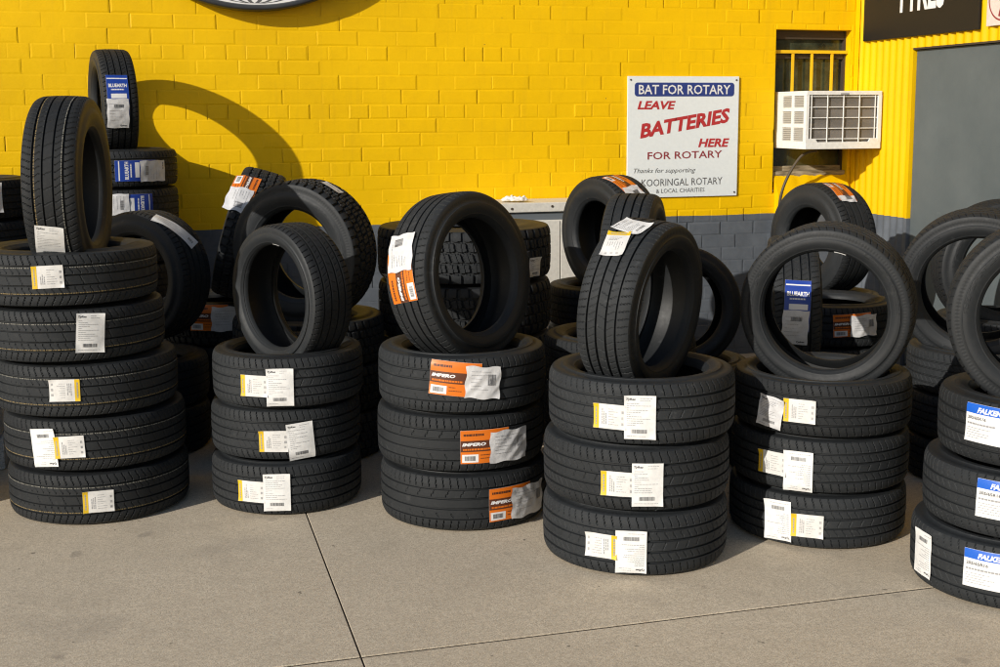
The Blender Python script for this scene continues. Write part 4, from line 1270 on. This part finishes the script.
    'T7': ('sport', 0.345, 0.22, 0.235, ('stand', 3.476, 4.62, 0.86, -131.6, -7.2), 'big ring standing behind the rightmost front stack, second from the photo edge', 'tyres standing in the back rows'),
    'T8s_1': ('sport', 0.34, 0.2, 0.22, ('flat', 4.15, 5.3, 0.0, 177), 'black tyre lying bottom in the far right stack before the grey door', 'tyres lying in the stacks behind'),
    'T8s_2': ('sport', 0.34, 0.2, 0.22, ('flat', 4.15, 5.3, 0.2006, 255), 'black tyre lying middle in the far right stack before the grey door', 'tyres lying in the stacks behind'),
    'T8s_3': ('sport', 0.34, 0.2, 0.22, ('flat', 4.15, 5.3, 0.4012, 333), 'black tyre lying topmost in the far right stack before the grey door', 'tyres lying in the stacks behind'),
    'T8': ('sport', 0.344, 0.22, 0.222, ('stand', 4.13, 5.302, 0.842, -110, 0), 'brownish topped tyre standing behind the big ring before the grey door', 'tyres standing in the back rows'),
}
#TYRES-END
#LABELS-BEGIN
LABELS = [
    ('S1_1', 'yb', -1.5556, -0.0069, 0.0, 0, None),
    ('S1_2', 'w', 2.8173, -0.0066, 3.2289, 0, None),
    ('S1_2', 'yb', 3.1088, 0.0003, 0.0524, 0.0022, None),
    ('S1_3', 'yb', 1.7992, 0.0083, 3.1416, 0, None),
    ('S1_4', 'w', 0.858, 0.0096, -0.0698, 0, None),
    ('S1_5', 'yb', -0.8496, 0.0163, 0.0349, 0, None),
    ('T1', 'w', -2.5548, -0.0161, 1.4585, 0, None),
    ('S2_1', 'yb', 1.4247, -0.0043, 0.0, 0, None),
    ('S2_1', 'w', 1.7725, -0.0044, 0.0, 0.0022, None),
    ('S2_2', 'yb', 0.3759, -0.0211, 0.0, 0, None),
    ('S2_2', 'w', 0.7256, -0.0247, 0.0873, 0.0022, None),
    ('S2_3', 'yb', -1.2658, -0.0111, 0.0, 0, None),
    ('S2_3', 'w', -0.9251, -0.0152, 0.0, 0.0022, None),
    ('S3_1', 'or', 0.8507, -0.0092, 0.0, 0, {'cover': 0.095}),
    ('S3_2', 'or', -0.8043, -0.0068, 0.0, 0, {'cover': 0.115}),
    ('S3_3', 'or', -2.5467, 0.0257, -0.0873, 0, {'cover': 0.14, 'total': 0.275}),
    ('T3', 'or', 2.9451, -0.015, -3.0288, 0, {'cover': 0.12, 'total': 0.27}),
    ('S4_1', 'yb', -1.9638, -0.0045, 3.1416, 0, None),
    ('S4_1', 'w', -1.6511, -0.0174, 3.1416, 0.0022, None),
    ('S4_2', 'yb', 3.1188, -0.0105, 0.0, 0, None),
    ('S4_2', 'w', -2.8619, -0.0101, 0.0, 0.0022, None),
    ('S4_3', 'yb', 1.6146, -0.0107, 0.0, 0, None),
    ('S4_3', 'w', 1.9258, -0.0074, 0.0, 0.0022, None),
    ('T4', 'yb', 2.2597, -0.0305, 0.1603, 0, None),
    ('T4', 'w', 1.9214, -0.0184, 2.9427, 0.0022, {'w': 0.095, 'h': 0.125}),
    ('S5_1', 'w', 2.4749, -0.0055, 3.1765, 0, None),
    ('S5_1', 'yb', 2.8056, -0.0108, 0.0, 0, None),
    ('S5_2', 'yb', 1.0118, -0.0018, 0.0, 0, None),
    ('S5_2', 'w', 1.3166, -0.0193, 3.1416, 0.0022, None),
    ('S5_3', 'yb', -0.056, -0.0022, 0.0, 0.0022, None),
    ('S5_3', 'w', -0.3891, -0.0204, -0.1396, 0, {'crumple': 0.005, 'w': 0.105, 'h': 0.12}),
    ('S6_1', 'w', 0.1254, 0.0031, 3.1416, 0, None),
    ('S6_1', 'fo', 0.9816, 0.0214, 0.0, 0, None),
    ('S6_2', 'fo', -0.3911, 0.0245, 0.0, 0, None),
    ('S6_3', 'fo', -2.0573, 0.0278, 0.0, 0, None),
    ('T10', 'bt', 3.104, -0.0045, 1.5146, 0, None),
    ('S5b_3', 'or', 2.5677, 0.0141, 0.0524, 0, {'cover': 0.085, 'total': 0.23, 'h': 0.115}),
    ('Ta', 'or', 1.0596, 0.018, -2.939, 0, {'cover': 0.15, 'total': 0.235, 'h': 0.12}),
    ('T9', 'or', 1.0828, 0.0126, 3.0295, 0, {'cover': 0.165, 'total': 0.21, 'h': 0.12}),
    ('B2l', 'or', 2.4084, -0.071, -0.062, 0, {'cover': 0.1, 'total': 0.235, 'h': 0.125}),
    ('Ring', 'ws', 1.1124, -0.0257, 3.0398, 0, {'w': 0.11, 'h': 0.05}),
    ('B1s', 'bt', 3.0955, -0.0158, 1.5572, 0, None),
    ('B1_7', 'bt', -2.0257, -0.0099, 1.5708, 0, None),
    ('B1_6', 'bt', -0.9373, 0.0165, -1.5708, 0, None),
    ('B0_6', 'w', 1.3716, 0.0104, 0.0, 0, None),
    ('B1b', 'ws', 0.8467, 0.0282, -2.7219, 0, None),
    ('Q_3', 'or', -0.1218, 0.0414, 0.0, 0, None),
    ('B3_4', 'w', 1.322, -0.0628, 0.0, 0, {'w': 0.09, 'h': 0.095}),
    ('B3_4', 'w', -0.6268, -0.1375, 0.0, 0, {'w': 0.1, 'h': 0.075}),
]
MARKS = [('T2', 1.4562), ('T5', 1.3335)]
#LABELS-END

ROOT = {}
for key, (kind, R, w, rb, pose, lab, grp) in TYRES.items():
    Mw, base = pose_matrix(pose, R, w)
    root = empty('tyre', base, lab, 'tyre', grp)
    Ml = Matrix.Translation(-base) @ Mw
    tr, up, dn, ln = tyre_meshes(kind, R, w, rb)
    for nm, me in (('tread', tr), ('sidewall', up), ('sidewall', dn), ('inner_liner', ln)):
        o = link(nm, me, root)
        o.matrix_basis = Ml
    ROOT[key] = (root, Ml, kind, R, w, rb)
for key, art, phi, s0, rho, over, opt in LABELS:
    root, Ml, kind, R, w, rb = ROOT[key]
    add_sticker(root, Ml, art, kind, R, w, phi, s0, rho, over, opt)
# balance marks: small white tabs on the bead
for key, phi in MARKS:
    root, Ml, kind, R, w, rb = ROOT[key]
    mb = MB()
    pts = []
    for i in range(5):
        a = phi + (i - 2) * 0.011 / rb * 1.0
        pts.append(((rb + 0.002) * cos(a), (rb + 0.002) * sin(a), w / 2 - 0.0225)); pts.append(((rb + 0.011) * cos(a), (rb + 0.011) * sin(a), w / 2 - 0.0175))
    mb.add(pts, [(2 * i, 2 * i + 2, 2 * i + 3, 2 * i + 1) for i in range(4)])
    o = mb.build('balance_mark', M['white_ink'], root)
    o.matrix_basis = Ml
